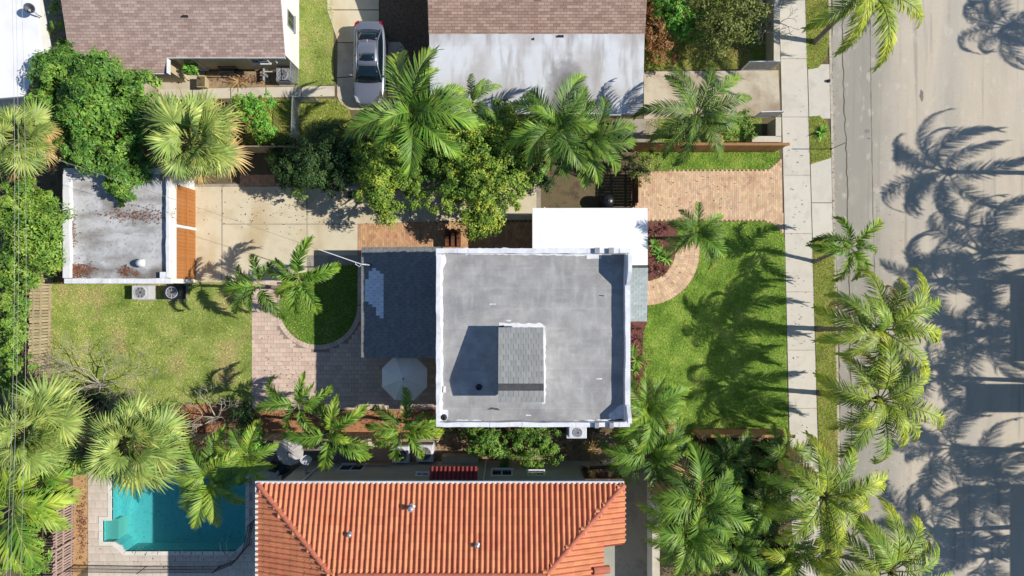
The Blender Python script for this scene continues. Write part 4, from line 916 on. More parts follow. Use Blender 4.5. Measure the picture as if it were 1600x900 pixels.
# ------------------------------------------------------------------ palms
def frond_mesh(kind, seed, m):
    """one feather frond along +x, horizontal reach 1"""
    rg = random.Random(seed)
    K = dict(coconut=(57, -76, 68, .25, .0145, 6, 1.1), adonidia=(50, -74, 62, .27, .026, 28, .3), areca=(60, -54, 50, .32, .019, 26, .5), broad=(40, -42, 26, .36, .034, 12, .4))[kind]
    a0, a1, n, ll, wd_, vang, droop = K; a0 += rg.uniform(-6, 6); a1 += rg.uniform(-10, 10)
    ns = 26; pts = [Vector((0, 0, 0))]; dirs = []; side = rg.uniform(-1.0, 1.0)
    for i in range(ns):
        t = i / (ns - 1); a = R(a0 + (a1 - a0) * t ** 1.25); d = Vector((math.cos(a), side * t * .5, math.sin(a))).normalized(); dirs.append(d); pts.append(pts[-1] + d * (1.0 / ns))
    k = 1 / pts[-1].x; pts = [p * k for p in pts]; dirs.append(dirs[-1])
    mb = MB(); mb.tube([p for p in pts[::2]], [.014 * (1 - .85 * i / 13) for i in range(len(pts[::2]))], 4)
    nr = len(mb.f)
    for i in range(n):
        t = .16 + .84 * (i + rg.random() * .6) / n
        if t > 1: continue
        x = t * ns; j = min(int(x), ns - 1); f = x - j; p = pts[j].lerp(pts[j + 1], f); d = dirs[j]
        sd = Vector((0, 0, 1)).cross(d).normalized(); up = d.cross(sd)
        env = math.sin(min(1, (t - .08) * 1.15) ** .75 * math.pi * .98) ** .55 if t < .95 else .5
        L_ = ll * max(.3, env) * rg.uniform(.85, 1.1); sw = R(62 - 38 * t + rg.uniform(-7, 7))
        for sg in (-1, 1):
            va = R(vang + (rg.uniform(-42, 42) if kind == 'adonidia' else rg.uniform(-12, 12))); o = (d * math.cos(sw) + (sd * sg * math.cos(va) + up * math.sin(va)) * math.sin(sw)).normalized()
            w0 = wd_ * rg.uniform(.8, 1.2); wv = (d - o * d.dot(o)).normalized() * w0 * .5; q = p.copy(); vs = []
            dd = droop * rg.uniform(.7, 1.35)
            for s_, ww in ((0, .7), (.35, 1.0), (.7, .8), (1.0, .12)):
                vs += [q - wv * ww, q + wv * ww]; st = (.35 if s_ < .7 else .3) * L_
                oo = (o + Vector((0, 0, -1)) * dd * (s_ + .1) * 1.1).normalized(); q = q + oo * st
            mb.add(vs, [(0, 1, 3, 2), (2, 3, 5, 4), (4, 5, 7, 6)])
    me = mb.mesh('frond', m); me.materials.append(M['rachis'])
    mi = [1] * nr + [0] * (len(mb.f) - nr); me.polygons.foreach_set('material_index', mi)
    return me
def fan_mesh(seed, m):
    """a fan leaf: petiole along +x of length .45, blade radius .55, reach 1"""
    rg = random.Random(seed); mb = MB(); pet = [(0, 0, 0), (.25, 0, .05), (.52, 0, .03)]; mb.tube(pet, [.012, .009, .007], 4); nr = len(mb.f)
    n = 40
    for i in range(n):
        a = R(-150 + 300 * (i + .5) / n + rg.uniform(-2, 2)); L_ = (.50 - .10 * abs(a) / R(150)) * rg.uniform(.88, 1.08); fold = .10 * (1 if i % 2 else -1)
        o = Vector((math.cos(a), math.sin(a), .12 - .25 * abs(a) / R(125))).normalized(); wv = Vector((-math.sin(a), math.cos(a), fold * 3)).normalized(); q = Vector((.52, 0, .03)); vs = []
        dr = rg.uniform(.25, .6)
        for s_, ww in ((0, .002), (.4, .020), (.7, .013), (1, .0015)):
            pp = q + o * L_ * s_ + Vector((0, 0, -1)) * dr * L_ * max(0, s_ - .25) ** 2
            vs += [pp - wv * ww, pp + wv * ww]
        mb.add(vs, [(0, 1, 3, 2), (2, 3, 5, 4), (4, 5, 7, 6)])
    me = mb.mesh('fan_leaf', m); me.materials.append(M['rachis']); me.polygons.foreach_set('material_index', [1] * nr + [0] * (len(mb.f) - nr))
    return me
FR = {}
MIX = {'palm_coconut': ('palm_yellow', 'palm_coconut'), 'palm_bright': ('palm_yellow', 'palm_green'), 'palm_green': ('palm_bright', 'palm_green'), 'palm_yellow': ('palm_bright', 'palm_yellow')}
def fronds(kind, col):
    k = (kind, col)
    if k not in FR: FR[k] = [fan_mesh(sum(map(ord, col)) % 97 + i, M[col]) if kind == 'fan' else frond_mesh(kind, 31 * i + len(col), M[col]) for i in range(4 if kind == 'fan' else 9)]
    return FR[k]
def trunk_tube(mb, base, top, r0, r1, bend, ring=.0, n=14):
    base, top = Vector(base), Vector(top); pts, rad = [], []
    for i in range(n + 1):
        t = i / n; p = base.lerp(top, t) + Vector(bend) * math.sin(t * math.pi); pts.append(p)
        rad.append((r0 * 1.35 if i == 0 else r0 + (r1 - r0) * t) * (1 + ring * (1 if i % 2 else -1)))
    mb.tube(pts, rad, 9); return pts
def palm(name, label, cpx, h, R_px, kind='adonidia', col='palm_bright', azs=None, n=8, base=None, seed=0, group=None, tr=.10, tilts=None, dead=0, shaft=True, young=2, bend=(0, 0, 0), cat='palm tree', rmat='trunk_grey'):
    rg = random.Random(seed * 7 + 3); C = Vector(P(cpx[0], cpx[1], h)); rr = R_px / PXM * (CAM_H - h) / CAM_H
    B = Vector(P(base[0], base[1], 0)) if base else Vector((C.x, C.y, 0)) + Vector((rg.uniform(-.4, .4), rg.uniform(-.4, .4), 0))
    e = tag(empty(name, B), label, cat, group); top = C - B
    mb = MB(); trunk_tube(mb, (0, 0, -.02), top - Vector((0, 0, .35 if shaft else .1)), tr * 1.15, tr * .8, bend, .06 if kind != 'fan' else .14); mb.build('trunk', M[rmat], e, smooth=False)
    if shaft: MB().tube([top - Vector((0, 0, .4)), top - Vector((0, 0, .15)), top + Vector((0, 0, .08))], [tr * .85, tr * 1.05, tr * .4], 9).build('crownshaft', M['crownshaft'], e, smooth=True)
    if not shaft: MB().lathe([(tr * .8, -.25), (tr * 1.7, -.1), (tr * 1.9, .05), (tr * 1.0, .16), (.02, .2)], tuple(top), 9).build('crown_heart', M['trunk_brown'], e)
    me = fronds(kind, col)
    if azs is None: azs = [i * 360 / n + rg.uniform(-16, 16) for i in range(n)]
    items = [(a, rg.uniform(-26, 10), rg.uniform(.8, 1.06)) for a in azs] + [(rg.uniform(0, 360), rg.uniform(22, 38), rg.uniform(.6, .8)) for _ in range(young)]
    for i, (az, ti, sc) in enumerate(items):
        alt = rg.random(); mm = fronds(kind, MIX[col][0] if alt < .22 else MIX[col][1] if alt > .8 else col)
        o = link('fan_leaf' if kind == 'fan' else 'frond', mm[rg.randrange(len(mm))], e)
        s_ = rr * sc * rg.uniform(.9, 1.08)
        o.matrix_local = Matrix.Translation(top + Vector((0, 0, rg.uniform(-.06, .06)))) @ Matrix.Rotation(R(az + rg.uniform(-5, 5)), 4, 'Z') @ Matrix.Rotation(R(-ti), 4, 'Y') @ Matrix.Rotation(R(rg.uniform(-14, 14)), 4, 'X') @ Matrix.Diagonal((s_, s_ * (1 if rg.random() < .5 else -1), s_, 1))
    if dead:
        dm = fronds(kind, 'palm_dry')
        for i in range(dead):
            o = link('dry_leaf', dm[rg.randrange(len(dm))], e); s_ = rr * rg.uniform(.7, .95)
            o.matrix_local = Matrix.Translation(top - Vector((0, 0, .1))) @ Matrix.Rotation(rg.uniform(0, 6.28), 4, 'Z') @ Matrix.Rotation(R(rg.uniform(18, 40)), 4, 'Y') @ Matrix.Diagonal((s_, s_, s_, 1))
    return e
def fan_palm(label, cpx, h, R_px, seed, n=34, base=None, col='palm_fan', dead=4, squash=1.0):
    rg = random.Random(seed); C = Vector(P(cpx[0], cpx[1], h)); rr = R_px / PXM * (CAM_H - h) / CAM_H
    B = Vector(P(base[0], base[1], 0)) if base else Vector((C.x, C.y, 0))
    e = tag(empty('fan_palm', B), label, 'palm tree', 'fan palms'); top = C - B
    mb = MB(); trunk_tube(mb, (0, 0, -.02), top, .2, .17, (0, 0, 0), .12); mb.build('trunk', M['trunk_brown'], e)
    me = fronds('fan', col); dm = fronds('fan', 'palm_dry')
    for i in range(n):
        t = (i + .5) / n; el = 62 - 96 * t; az = i * 137.5 + rg.uniform(-24, 24); d = i >= n - dead
        o = link('dry_leaf' if d else 'fan_leaf', (dm if d else me)[rg.randrange(4)], e); s_ = rr * rg.uniform(.74, 1.12) * (.74 + .3 * t) * (1 + .14 * math.cos(R(az) - seed * 1.7))
        o.matrix_local = Matrix.Translation(top + Vector((0, 0, rg.uniform(-.1, .1)))) @ Matrix.Rotation(R(az), 4, 'Z') @ Matrix.Rotation(R(-el), 4, 'Y') @ Matrix.Rotation(R(rg.uniform(-38, 38)), 4, 'X') @ Matrix.Diagonal((s_, s_, s_, 1))
    return e
GS = 'coconut palms along the road'
palm('coconut_palm', 'coconut palm reaching over the road at the photo top', (1352, -14), 4.9, 112, 'coconut', 'palm_coconut', [218, 250, 285, 305, 345, 20, 70, 130, 175], base=(1273, 66), seed=1, group=GS, tr=.13, shaft=False)
palm('verge_palm', 'small star shaped green palm on the verge by the brick driveway', (1326, 386), 3.1, 60, 'adonidia', 'palm_bright', [163, 103, 58, 352, 312, 285, 246, 192], base=(1272, 409), seed=2, young=1)
palm('coconut_palm', 'yellow green coconut palm on the verge below the small star palm', (1374, 515), 4.7, 100, 'coconut', 'palm_coconut', [178, 157, 138, 98, 70, 50, 28, 8, 345, 315, 280, 248, 212], base=(1279, 514), seed=3, group=GS, tr=.13, shaft=False, dead=2)
palm('coconut_palm', 'large coconut palm over the sidewalk level with the lawn fence', (1372, 625), 4.8, 106, 'coconut', 'palm_coconut', [184, 163, 208, 235, 262, 290, 318, 345, 8, 30, 58, 92, 128], base=(1281, 614), seed=4, group=GS, tr=.13, shaft=False, dead=2)
palm('coconut_palm', 'coconut palm standing low right between sidewalk and planted yard', (1288, 775), 5.0, 108, 'coconut', 'palm_coconut', [98, 65, 130, 158, 180, 205, 228, 262, 288, 318, 345, 18, 40], base=(1255, 748), seed=5, group=GS, tr=.13, shaft=False, dead=2)
palm('coconut_palm', 'coconut palm in the bottom right corner beside the road', (1392, 892), 4.8, 118, 'coconut', 'palm_coconut', [92, 60, 32, 10, 150, 176, 205, 128, 330, 300, 250, 110], base=(1296, 863), seed=6, group=GS, tr=.13, shaft=False)
palm('feather_palm', 'wide feather palm over the fence between driveway and stained concrete', (1086, 184), 4.6, 96, 'coconut', 'palm_green', [128, 118, 48, 60, 20, 2, 345, 203, 212, 268, 292, 160], base=(1062, 213), seed=7, tr=.12, dead=1)
palm('feather_palm', 'big bright feather palm right of the silver car', (644, 180), 5.6, 100, 'areca', 'palm_bright', [106, 184, 200, 60, 42, 78, 15, 355, 335, 268, 282, 228, 310], base=(660, 214), seed=8, tr=.12, dead=1)
palm('feather_palm', 'green feather palm touching the stained roof edge', (870, 197), 4.8, 78, 'areca', 'palm_green', [135, 118, 160, 70, 45, 20, 355, 330, 250, 270, 290, 200, 225], base=(858, 224), seed=9, tr=.11)
palm('feather_palm', 'dark feather palm above the black covered grill', (915, 222), 4.6, 82, 'areca', 'palm_green', [100, 60, 30, 350, 320, 290, 265, 235, 200, 160], base=(906, 258), seed=10, tr=.1)
palm('feather_palm', 'feather palm at the left end of the stained roof', (738, 160), 4.6, 52, 'coconut', 'palm_green', [60, 30, 90, 130, 180, 230, 290, 330], base=(748, 205), seed=11, tr=.1)
palm('bed_palm', 'dark green palm beside the curved brick walk', (1088, 364), 3.9, 54, 'areca', 'palm_green', [122, 150, 80, 45, 20, 350, 318, 285, 225, 205, 178], base=(1062, 372), seed=12, tr=.09)
palm('patio_palm', 'left palm of the pair at the round turf', (404, 446), 4.1, 58, 'adonidia', 'palm_green', [150, 100, 62, 200, 240, 275, 320, 175], base=(438, 450), seed=13, young=1)
palm('patio_palm', 'right palm of the pair at the round turf', (467, 434), 3.9, 62, 'adonidia', 'palm_bright', [158, 75, 92, 350, 312, 262, 222, 15], base=(478, 436), seed=14, young=1)
palm('bed_palm', 'left of three star shaped palms in the orange mulch bed', (466, 631), 4.2, 60, 'adonidia', 'palm_bright', [150, 85, 20, 345, 300, 232, 170], base=(498, 652), seed=15, young=1)
palm('bed_palm', 'middle of three star shaped palms in the orange mulch bed', (516, 676), 4.4, 68, 'adonidia', 'palm_bright', [78, 100, 30, 345, 318, 262, 200, 172], base=(538, 662), seed=16, young=1)
palm('bed_palm', 'right of three star shaped palms near the house corner', (632, 670), 4.3, 60, 'adonidia', 'palm_bright', [74, 140, 22, 345, 310, 248, 172, 205], base=(646, 660), seed=17, young=1)
palm('pool_palm', 'bright yellow green palm leaning over the pool', (332, 748), 2.5, 74, 'areca', 'palm_yellow', [120, 80, 40, 10, 350, 322, 300, 280, 262, 225, 195, 165], base=(397, 730), seed=18, tr=.1)
palm('pool_palm', 'yellow green palm at the upper right corner of the pool', (388, 712), 2.7, 56, 'areca', 'palm_yellow', [100, 60, 20, 340, 300, 260, 220, 150], base=(416, 700), seed=19, tr=.08)
palm('corner_palm', 'bushy palm clump at the lower right corner of the main house', (1012, 640), 3.4, 66, 'areca', 'palm_bright', n=14, base=(1010, 640), seed=20, tr=.08, dead=3, young=4)
palm('corner_palm', 'green palm clump below the house corner by the fence', (1016, 704), 3.0, 74, 'areca', 'palm_green', n=14, base=(1015, 690), seed=21, tr=.08, dead=2, young=4)
palm('side_palm', 'bright feather palm right of the tiled house upper one', (1094, 780), 4.2, 82, 'areca', 'palm_bright', [62, 45, 92, 20, 358, 335, 300, 260, 225, 190, 160, 130], base=(1066, 752), seed=22, tr=.1, dead=2)
palm('side_palm', 'bright feather palm right of the tiled house lower one', (1076, 832), 4.0, 76, 'areca', 'palm_bright', [150, 170, 195, 120, 80, 30, 0, 330, 300, 275, 250, 225], base=(1056, 800), seed=23, tr=.1)
palm('corner_palm', 'large yellow leaved palm at the left edge beside the slatted fence', (22, 792), 3.6, 96, 'broad', 'palm_yellow', [48, 25, 5, 75, 110, 340, 315, 290, 150, 220], base=(60, 778), seed=24, tr=.1, shaft=False)
palm('corner_palm', 'yellow palm fronds below the left fan palm', (58, 752), 3.2, 70, 'broad', 'palm_yellow', [10, 350, 330, 300, 30, 270, 190, 160], base=(96, 730), seed=25, tr=.09, shaft=False)
fan_palm('fan palm over the orange garage doors', (302, 226), 4.6, 92, 1, 38, dead=5)
fan_palm('fan palm at the left edge above the garage', (34, 216), 4.8, 76, 2, 32, dead=6)
fan_palm('fan palm hanging over the pool end', (206, 690), 4.4, 86, 3, 50, dead=2)
fan_palm('large fan palm at the left edge beside the pool fan palm', (46, 678), 4.6, 88, 4, 48, dead=1)
# palms across the road, out of the picture, whose shadows fall on the asphalt
for i, (sx, sy, h, rad) in enumerate(((1590, 40, 7.5, 3.4), (1488, 268, 7.5, 3.9), (1545, 395, 8.0, 3.9), (1478, 440, 6.8, 3.2), (1560, 520, 8.2, 3.9), (1480, 590, 7.4, 3.6), (1500, 700, 7.6, 3.8), (1572, 760, 8.0, 3.6), (1470, 830, 7.0, 3.6), (1550, 870, 7.6, 3.6))):
    X = PX(sx) + h / math.tan(R(SUN_EL)); e_px = 800 + X * PXM * CAM_H / (CAM_H - h), 450 - PY(sy) * PXM * CAM_H / (CAM_H - h)
    palm('street_palm', 'tall palm across the road, %s of ten counted down the street' % ('first', 'second', 'third', 'fourth', 'fifth', 'sixth', 'seventh', 'eighth', 'ninth', 'tenth')[i], e_px, h, rad * PXM * CAM_H / (CAM_H - h), 'coconut', 'palm_green', n=11, seed=40 + i, group='palms across the road', tr=.14, shaft=False, young=3)
for i, (x, y, h, r, k, lab) in enumerate(((1140, 718, 2.0, 52, 'palm_green', 'small understory palm just below the lawn fence'), (1192, 792, 2.2, 56, 'palm_bright', 'small understory palm in the middle of the planted yard'), (1150, 856, 2.0, 52, 'palm_green', 'small understory palm low in the planted yard'), (1222, 712, 2.2, 54, 'palm_bright', 'small understory palm at the fence end by the sidewalk'), (1240, 862, 2.4, 60, 'palm_coconut', 'small understory palm by the lower sidewalk'))):
    palm('understory_palm', lab, (x, y), h, r, 'areca', k, n=9, seed=120 + i, group='understory palms of the planted yard', tr=.06, young=2)
# low spiky plants
def spiky(label, px, py, r, n, m, seed, name='bromeliad', cat='plant', w=.16, up=45, z0=.03, group=None, curl=50):
    rg = random.Random(seed); c = P(px, py); e = tag(empty(name, (c[0], c[1], z0)), label, cat, group); mb = MB()
    for i in range(n):
        a = rg.uniform(0, 6.28); el = R(up + rg.uniform(-30, 30)); L_ = r * rg.uniform(.7, 1.1); d = Vector((math.cos(a), math.sin(a), 0)); sd = Vector((-math.sin(a), math.cos(a), 0)); q = Vector((0, 0, 0)); vs = []
        for k in range(5):
            ww = w * r * (.7, 1, .85, .55, .05)[k] * .5; vs += [q - sd * ww, q + sd * ww]; q = q + (d * math.cos(el) + Vector((0, 0, 1)) * math.sin(el)) * L_ / 4 * (1.2 if k else .8); el -= R(curl / 4)
        mb.add(vs, [(2 * k, 2 * k + 1, 2 * k + 3, 2 * k + 2) for k in range(4)])
    mb.build('leaves', M[m], e); return e
spiky('spiky green plant on the small verge island', 1282, 208, .55, 22, 'leaf_green', 1, 'agave')
for i, (x, y, r, m, lab) in enumerate(((1022, 362, .45, 'leaf_red', 'red bromeliad nearest the white roof corner'), (1036, 356, .4, 'leaf_red', 'red bromeliad above the dark bed palm'), (1022, 382, .55, 'leaf_hedge', 'yellow green bromeliad in the mulch bed middle'), (1030, 398, .55, 'leaf_green', 'green bromeliad below the bed middle'),
        (1040, 404, .55, 'leaf_hedge', 'bright bromeliad touching the curved brick walk'), (1022, 420, .42, 'leaf_red', 'red bromeliad at the mulch bed lower end'), (1034, 424, .38, 'leaf_red', 'red bromeliad tucked against the curved walk'), (994, 514, .4, 'leaf_red', 'red bromeliad under the pale porch roof end'), (997, 530, .4, 'leaf_red', 'second red bromeliad below the pale porch roof'),
        (990, 548, .5, 'leaf_hedge', 'bright green bromeliad at the right house wall, upper'), (994, 562, .55, 'leaf_hedge', 'bright green bromeliad at the right house wall, middle'), (992, 578, .5, 'leaf_hedge', 'bright green bromeliad at the right house wall, lower'), (998, 594, .4, 'leaf_red', 'red bromeliad above the corner palm clump'), (1016, 602, .42, 'leaf_red', 'red bromeliad at the lawn edge by the corner palms'),
        (1030, 612, .4, 'leaf_red', 'red bromeliad at the outer tip of the mulch bed'), (1088, 722, .6, 'leaf_red', 'dark red cordyline in the planted yard'), (1000, 606, .4, 'leaf_brown', 'brown bromeliad beside the corner palm clump'))):
    spiky(lab, x, y, r, 26, m, 60 + i, group='bromeliads in the beds')
# ------------------------------------------------------------------ broadleaf trees and shrubs
def leaves_np(rs, lobes, dens, size, flat=.5, clump=.15, upper=-.25):
    V = []
    for (cx, cy, cz, rx, rz) in lobes:
        nc = max(7, int(34 * (rx / 1.5) ** 1.3)); d = rs.normal(size=(nc * 3, 3)); d /= np.linalg.norm(d, axis=1)[:, None]; d = d[d[:, 2] > upper][:nc]
        rad = rs.uniform(.55, 1.0, len(d)) ** .6; cen = np.column_stack([cx + d[:, 0] * rx * rad, cy + d[:, 1] * rx * rad, cz + d[:, 2] * rz * rad])
        n = int(dens * math.pi * rx * rx); idx = rs.randint(0, len(cen), n); cs = clump * rx * rs.uniform(.5, 1.4, len(cen))
        off = rs.normal(size=(n, 3)); off /= np.maximum(1, np.linalg.norm(off, axis=1) / 2)[:, None]
        p = cen[idx] + off * cs[idx][:, None] * np.array([1, 1, .6])
        nd = d[idx] * .7 + off * .35 + np.array([0, 0, .55]) + rs.normal(size=(n, 3)) * flat; nd /= np.linalg.norm(nd, axis=1)[:, None]
        t = rs.normal(size=(n, 3)); t -= nd * (t * nd).sum(1)[:, None]; t /= np.linalg.norm(t, axis=1)[:, None]; b_ = np.cross(nd, t)
        sz = size * rs.uniform(.6, 1.35, n)[:, None]
        v = np.stack([p - t * sz, p + b_ * sz * .42 + nd * sz * .1, p + t * sz, p - b_ * sz * .42 + nd * sz * .1], 1); V.append(v.reshape(-1, 3))
    V = np.vstack(V); V[:, 2] = np.maximum(V[:, 2], .03); return V
def tree(name, label, lobes_px, m, dens=420, size=.085, seed=0, base=None, cat='tree', trunk_r=.12, group=None, clump=.155, flat=.5, m2=None):
    """lobes_px: (px, py, z, radius px, z radius m)"""
    rs = np.random.RandomState(seed); lobes = []
    for (px, py, z, r, rz) in lobes_px: c = P(px, py, z + rz * .6); lobes.append((c[0], c[1], z, r / PXM * (CAM_H - z) / CAM_H, rz))
    rgl = random.Random(seed + 500); sub_ = []
    for (cx, cy, cz, r, rz) in lobes:
        if r < .9: sub_.append((cx, cy, cz, r, rz)); continue
        k = 5 if r < 1.5 else 7
        for i in range(k):
            a = 6.283 * i / k + rgl.uniform(-.4, .4); q = r * rgl.uniform(.45, .68) * (0 if i == 0 else 1)
            sub_.append((cx + q * math.cos(a), cy + q * math.sin(a), cz + (rz * .35 if i == 0 else rgl.uniform(-.45, .25) * rz), r * rgl.uniform(.36, .56), rz * rgl.uniform(.5, .75)))
    lobes0, lobes = lobes, sub_
    bx_, by_ = P(*base)[:2] if base else (np.mean([l[0] for l in lobes]), np.mean([l[1] for l in lobes]))
    e = tag(empty(name, (bx_, by_, 0)), label, cat, group); off = Vector((bx_, by_, 0))
    V = leaves_np(rs, lobes, dens * 1.15, size, flat, .2) - np.array([bx_, by_, 0])
    link('crown', np_mesh('crown', V, np.arange(len(V)).reshape(-1, 4), M[m]), e)
    mb = MB(); lobes = lobes0; zt = min(l[2] for l in lobes) * .6; rg = random.Random(seed)
    mb.tube([(0, 0, -.02), (.03, 0, zt * .5), (0, .02, zt)], [trunk_r * 1.2, trunk_r, trunk_r * .85], 7)
    for l in lobes:
        tgt = Vector((l[0] - bx_, l[1] - by_, l[2])); mid = tgt * .5 + Vector((rg.uniform(-.1, .1), rg.uniform(-.1, .1), zt * .45)); mb.tube([(0, 0, zt * .85), mid, tgt], [trunk_r * .7, trunk_r * .5, trunk_r * .25], 5)
        for _ in range(4):
            q = tgt + Vector((rg.uniform(-.7, .7) * l[3], rg.uniform(-.7, .7) * l[3], rg.uniform(0, .6) * l[4])); mb.tube([mid.lerp(tgt, .6), (mid + q) * .5 + Vector((0, 0, .08)), q], [trunk_r * .3, trunk_r * .2, trunk_r * .08], 4)
    mb.build('trunk', M['trunk_brown'], e); return e
tree('broadleaf_tree', 'large glossy green tree between the garage and pink shingle house', [(85, 120, 3.4, 52, 1.2), (140, 140, 4.0, 58, 1.5), (60, 165, 3.2, 40, 1.1), (200, 150, 3.2, 46, 1.2), (130, 205, 3.8, 60, 1.4), (180, 235, 3.4, 48, 1.2), (185, 285, 3.2, 34, .9), (95, 90, 3.0, 32, .9), (150, 100, 3.0, 28, .8)], 'leaf_mid', 430, .115, 1, trunk_r=.18)
tree('broadleaf_tree', 'pale green tree at the left edge beside the garage', [(20, 320, 3.6, 48, 1.3), (40, 365, 3.8, 52, 1.4), (60, 335, 3.0, 34, 1.0), (20, 400, 3.0, 44, 1.1)], 'leaf_hedge', 480, .095, 2, trunk_r=.14)
tree('hedge_shrub', 'long green hedge at the left edge beside the weathered fence', [(15, 455, 2.0, 36, .9), (12, 505, 2.0, 36, .9), (14, 555, 2.0, 36, .9), (14, 600, 2.0, 34, .9), (30, 430, 2.0, 28, .8)], 'leaf_hedge', 480, .085, 3, cat='hedge', trunk_r=.07)
tree('hedge_shrub', 'green hedge in the lower left corner', [(40, 830, 1.9, 34, .8), (20, 870, 1.9, 36, .8), (55, 885, 1.9, 26, .8), (60, 800, 1.7, 24, .7)], 'leaf_hedge', 480, .08, 4, cat='hedge', trunk_r=.07)
tree('lime_tree', 'lime green tree over the rear driveway, left of the pair', [(600, 240, 3.0, 46, 1.1), (590, 280, 3.2, 42, 1.1), (605, 310, 2.8, 30, .9), (635, 265, 2.8, 36, 1.0), (650, 295, 2.6, 30, .8), (605, 335, 2.4, 22, .7), (570, 250, 2.8, 34, .9)], 'leaf_lime', 520, .075, 5, trunk_r=.12, clump=.14)
tree('lime_tree', 'big yellow lime tree over the brick strip', [(740, 230, 3.6, 52, 1.3), (770, 270, 3.8, 52, 1.4), (720, 285, 3.2, 40, 1.1), (755, 320, 3.0, 36, 1.0), (705, 240, 3.2, 38, 1.1), (800, 300, 2.8, 30, .9), (785, 205, 3.2, 40, 1.1), (745, 345, 2.6, 22, .8), (690, 310, 2.6, 26, .8), (735, 350, 2.4, 20, .7), (825, 215, 3.0, 34, .9), (790, 180, 3.2, 34, .9), (765, 335, 2.6, 26, .8), (700, 195, 3.0, 34, .9), (815, 265, 2.8, 28, .9)], 'leaf_lime', 520, .075, 6, trunk_r=.15, clump=.14)
tree('dark_tree', 'green tree with palm shade in its leaf colour, left of the lime trees', [(480, 250, 2.8, 44, 1.0), (520, 230, 3.0, 46, 1.1), (450, 265, 2.4, 36, .9), (500, 275, 2.4, 36, .9), (545, 260, 2.6, 40, 1.0)], 'leaf_dark', 420, .085, 7, trunk_r=.1)  # dark leaf colour stands in for the feather palm's shadow on this tree
tree('shrub', 'sunlit shrub at the lower edge of the dark tree', [(470, 285, 1.5, 26, .6), (452, 275, 1.4, 18, .5)], 'leaf_hedge', 460, .07, 8, cat='shrub', trunk_r=.04)
tree('shrub', 'bushy green shrub right of the garage fan palm', [(400, 170, 1.7, 30, .7), (415, 195, 1.4, 24, .6), (378, 165, 1.4, 20, .6)], 'leaf_green', 480, .08, 9, cat='shrub', trunk_r=.04)
tree('shrub', 'yellow tipped shrub beside the concrete walk', [(375, 160, 1.8, 15, .5), (376, 175, 1.7, 12, .5)], 'palm_yellow', 520, .06, 10, cat='shrub', trunk_r=.03)
tree('shrub', 'left green shrub at the south wall of the main house', [(755, 690, 1.8, 30, .7), (775, 705, 1.6, 28, .7), (745, 678, 1.5, 20, .6)], 'leaf_mid', 520, .07, 11, cat='shrub', trunk_r=.05)
tree('shrub', 'right green shrub at the south wall of the main house', [(840, 690, 1.9, 32, .7), (862, 700, 1.6, 26, .7), (815, 690, 1.6, 26, .7), (835, 710, 1.5, 24, .6)], 'leaf_mid', 520, .07, 12, cat='shrub', trunk_r=.05)
tree('shrub', 'yellow green shrub at the brick driveway fence corner', [(1002, 262, 1.6, 24, .7), (1018, 250, 1.4, 18, .6)], 'leaf_olive', 480, .065, 13, cat='shrub', trunk_r=.04)
tree('shrub', 'round green bush beside the L shaped low wall', [(1165, 190, 1.5, 26, .7), (1150, 205, 1.3, 20, .6)], 'leaf_hedge', 460, .065, 14, cat='shrub', trunk_r=.04)
tree('shrub', 'rust brown bush at the stained roof corner', [(1025, 45, 1.8, 34, .8), (1040, 70, 1.5, 28, .7), (1020, 20, 1.6, 26, .7)], 'leaf_brown', 420, .07, 15, cat='shrub', trunk_r=.05)
tree('shrub', 'green bush at the photo top right of the shingle roof', [(1060, 15, 2.2, 36, .9), (1085, 35, 1.9, 28, .8), (1050, -20, 2.0, 34, .9)], 'leaf_green', 440, .08, 16, cat='shrub', trunk_r=.06)
tree('dark_tree', 'dark shade tree behind the low sidewalk wall', [(1150, 20, 3.2, 48, 1.1), (1120, 55, 2.6, 34, .9), (1175, -15, 3.2, 50, 1.1), (1110, -10, 2.8, 40, 1.0)], 'leaf_olive', 150, .08, 17, trunk_r=.1, clump=.2)
tree('side_hedge', 'narrow bright hedge between outbuilding and pink shingle house', [(85, 15, 1.8, 16, .7), (86, 45, 1.8, 16, .7), (88, 72, 1.8, 15, .7), (84, -15, 1.8, 16, .7)], 'leaf_hedge', 500, .06, 18, cat='hedge', trunk_r=.03)
for i, (x, y, r, m, lab) in enumerate(((1150, 780, 40, 'leaf_dark', 'dark bush in the planted yard, topmost'), (1195, 830, 46, 'leaf_olive', 'olive bush beside the lower sidewalk'), (1160, 860, 44, 'leaf_dark', 'dark bush at the bottom of the planted yard'), (1205, 715, 40, 'leaf_olive', 'olive bush below the lawn fence end'),
        (1120, 730, 34, 'leaf_dark', 'dark bush below the lawn fence'), (1110, 885, 34, 'leaf_olive', 'olive bush at the bottom by the side wall'), (1228, 880, 36, 'leaf_dark', 'dark bush at the bottom beside the sidewalk'), (1215, 770, 40, 'leaf_olive', 'olive bush under the low right coconut palm'), (1050, 735, 30, 'leaf_dark', 'dark bush by the side court corner'), (1180, 750, 34, 'leaf_dark', 'dark bush in the middle of the planted yard'))):
    tree('yard_bush', lab, [(x, y, 1.4, r, .7), (x + 14, y - 10, 1.1, r * .7, .6), (x - 15, y + 9, 1.0, r * .7, .6)], m, 380, .08, 70 + i, cat='bush', trunk_r=.04, group='bushes of the planted yard')
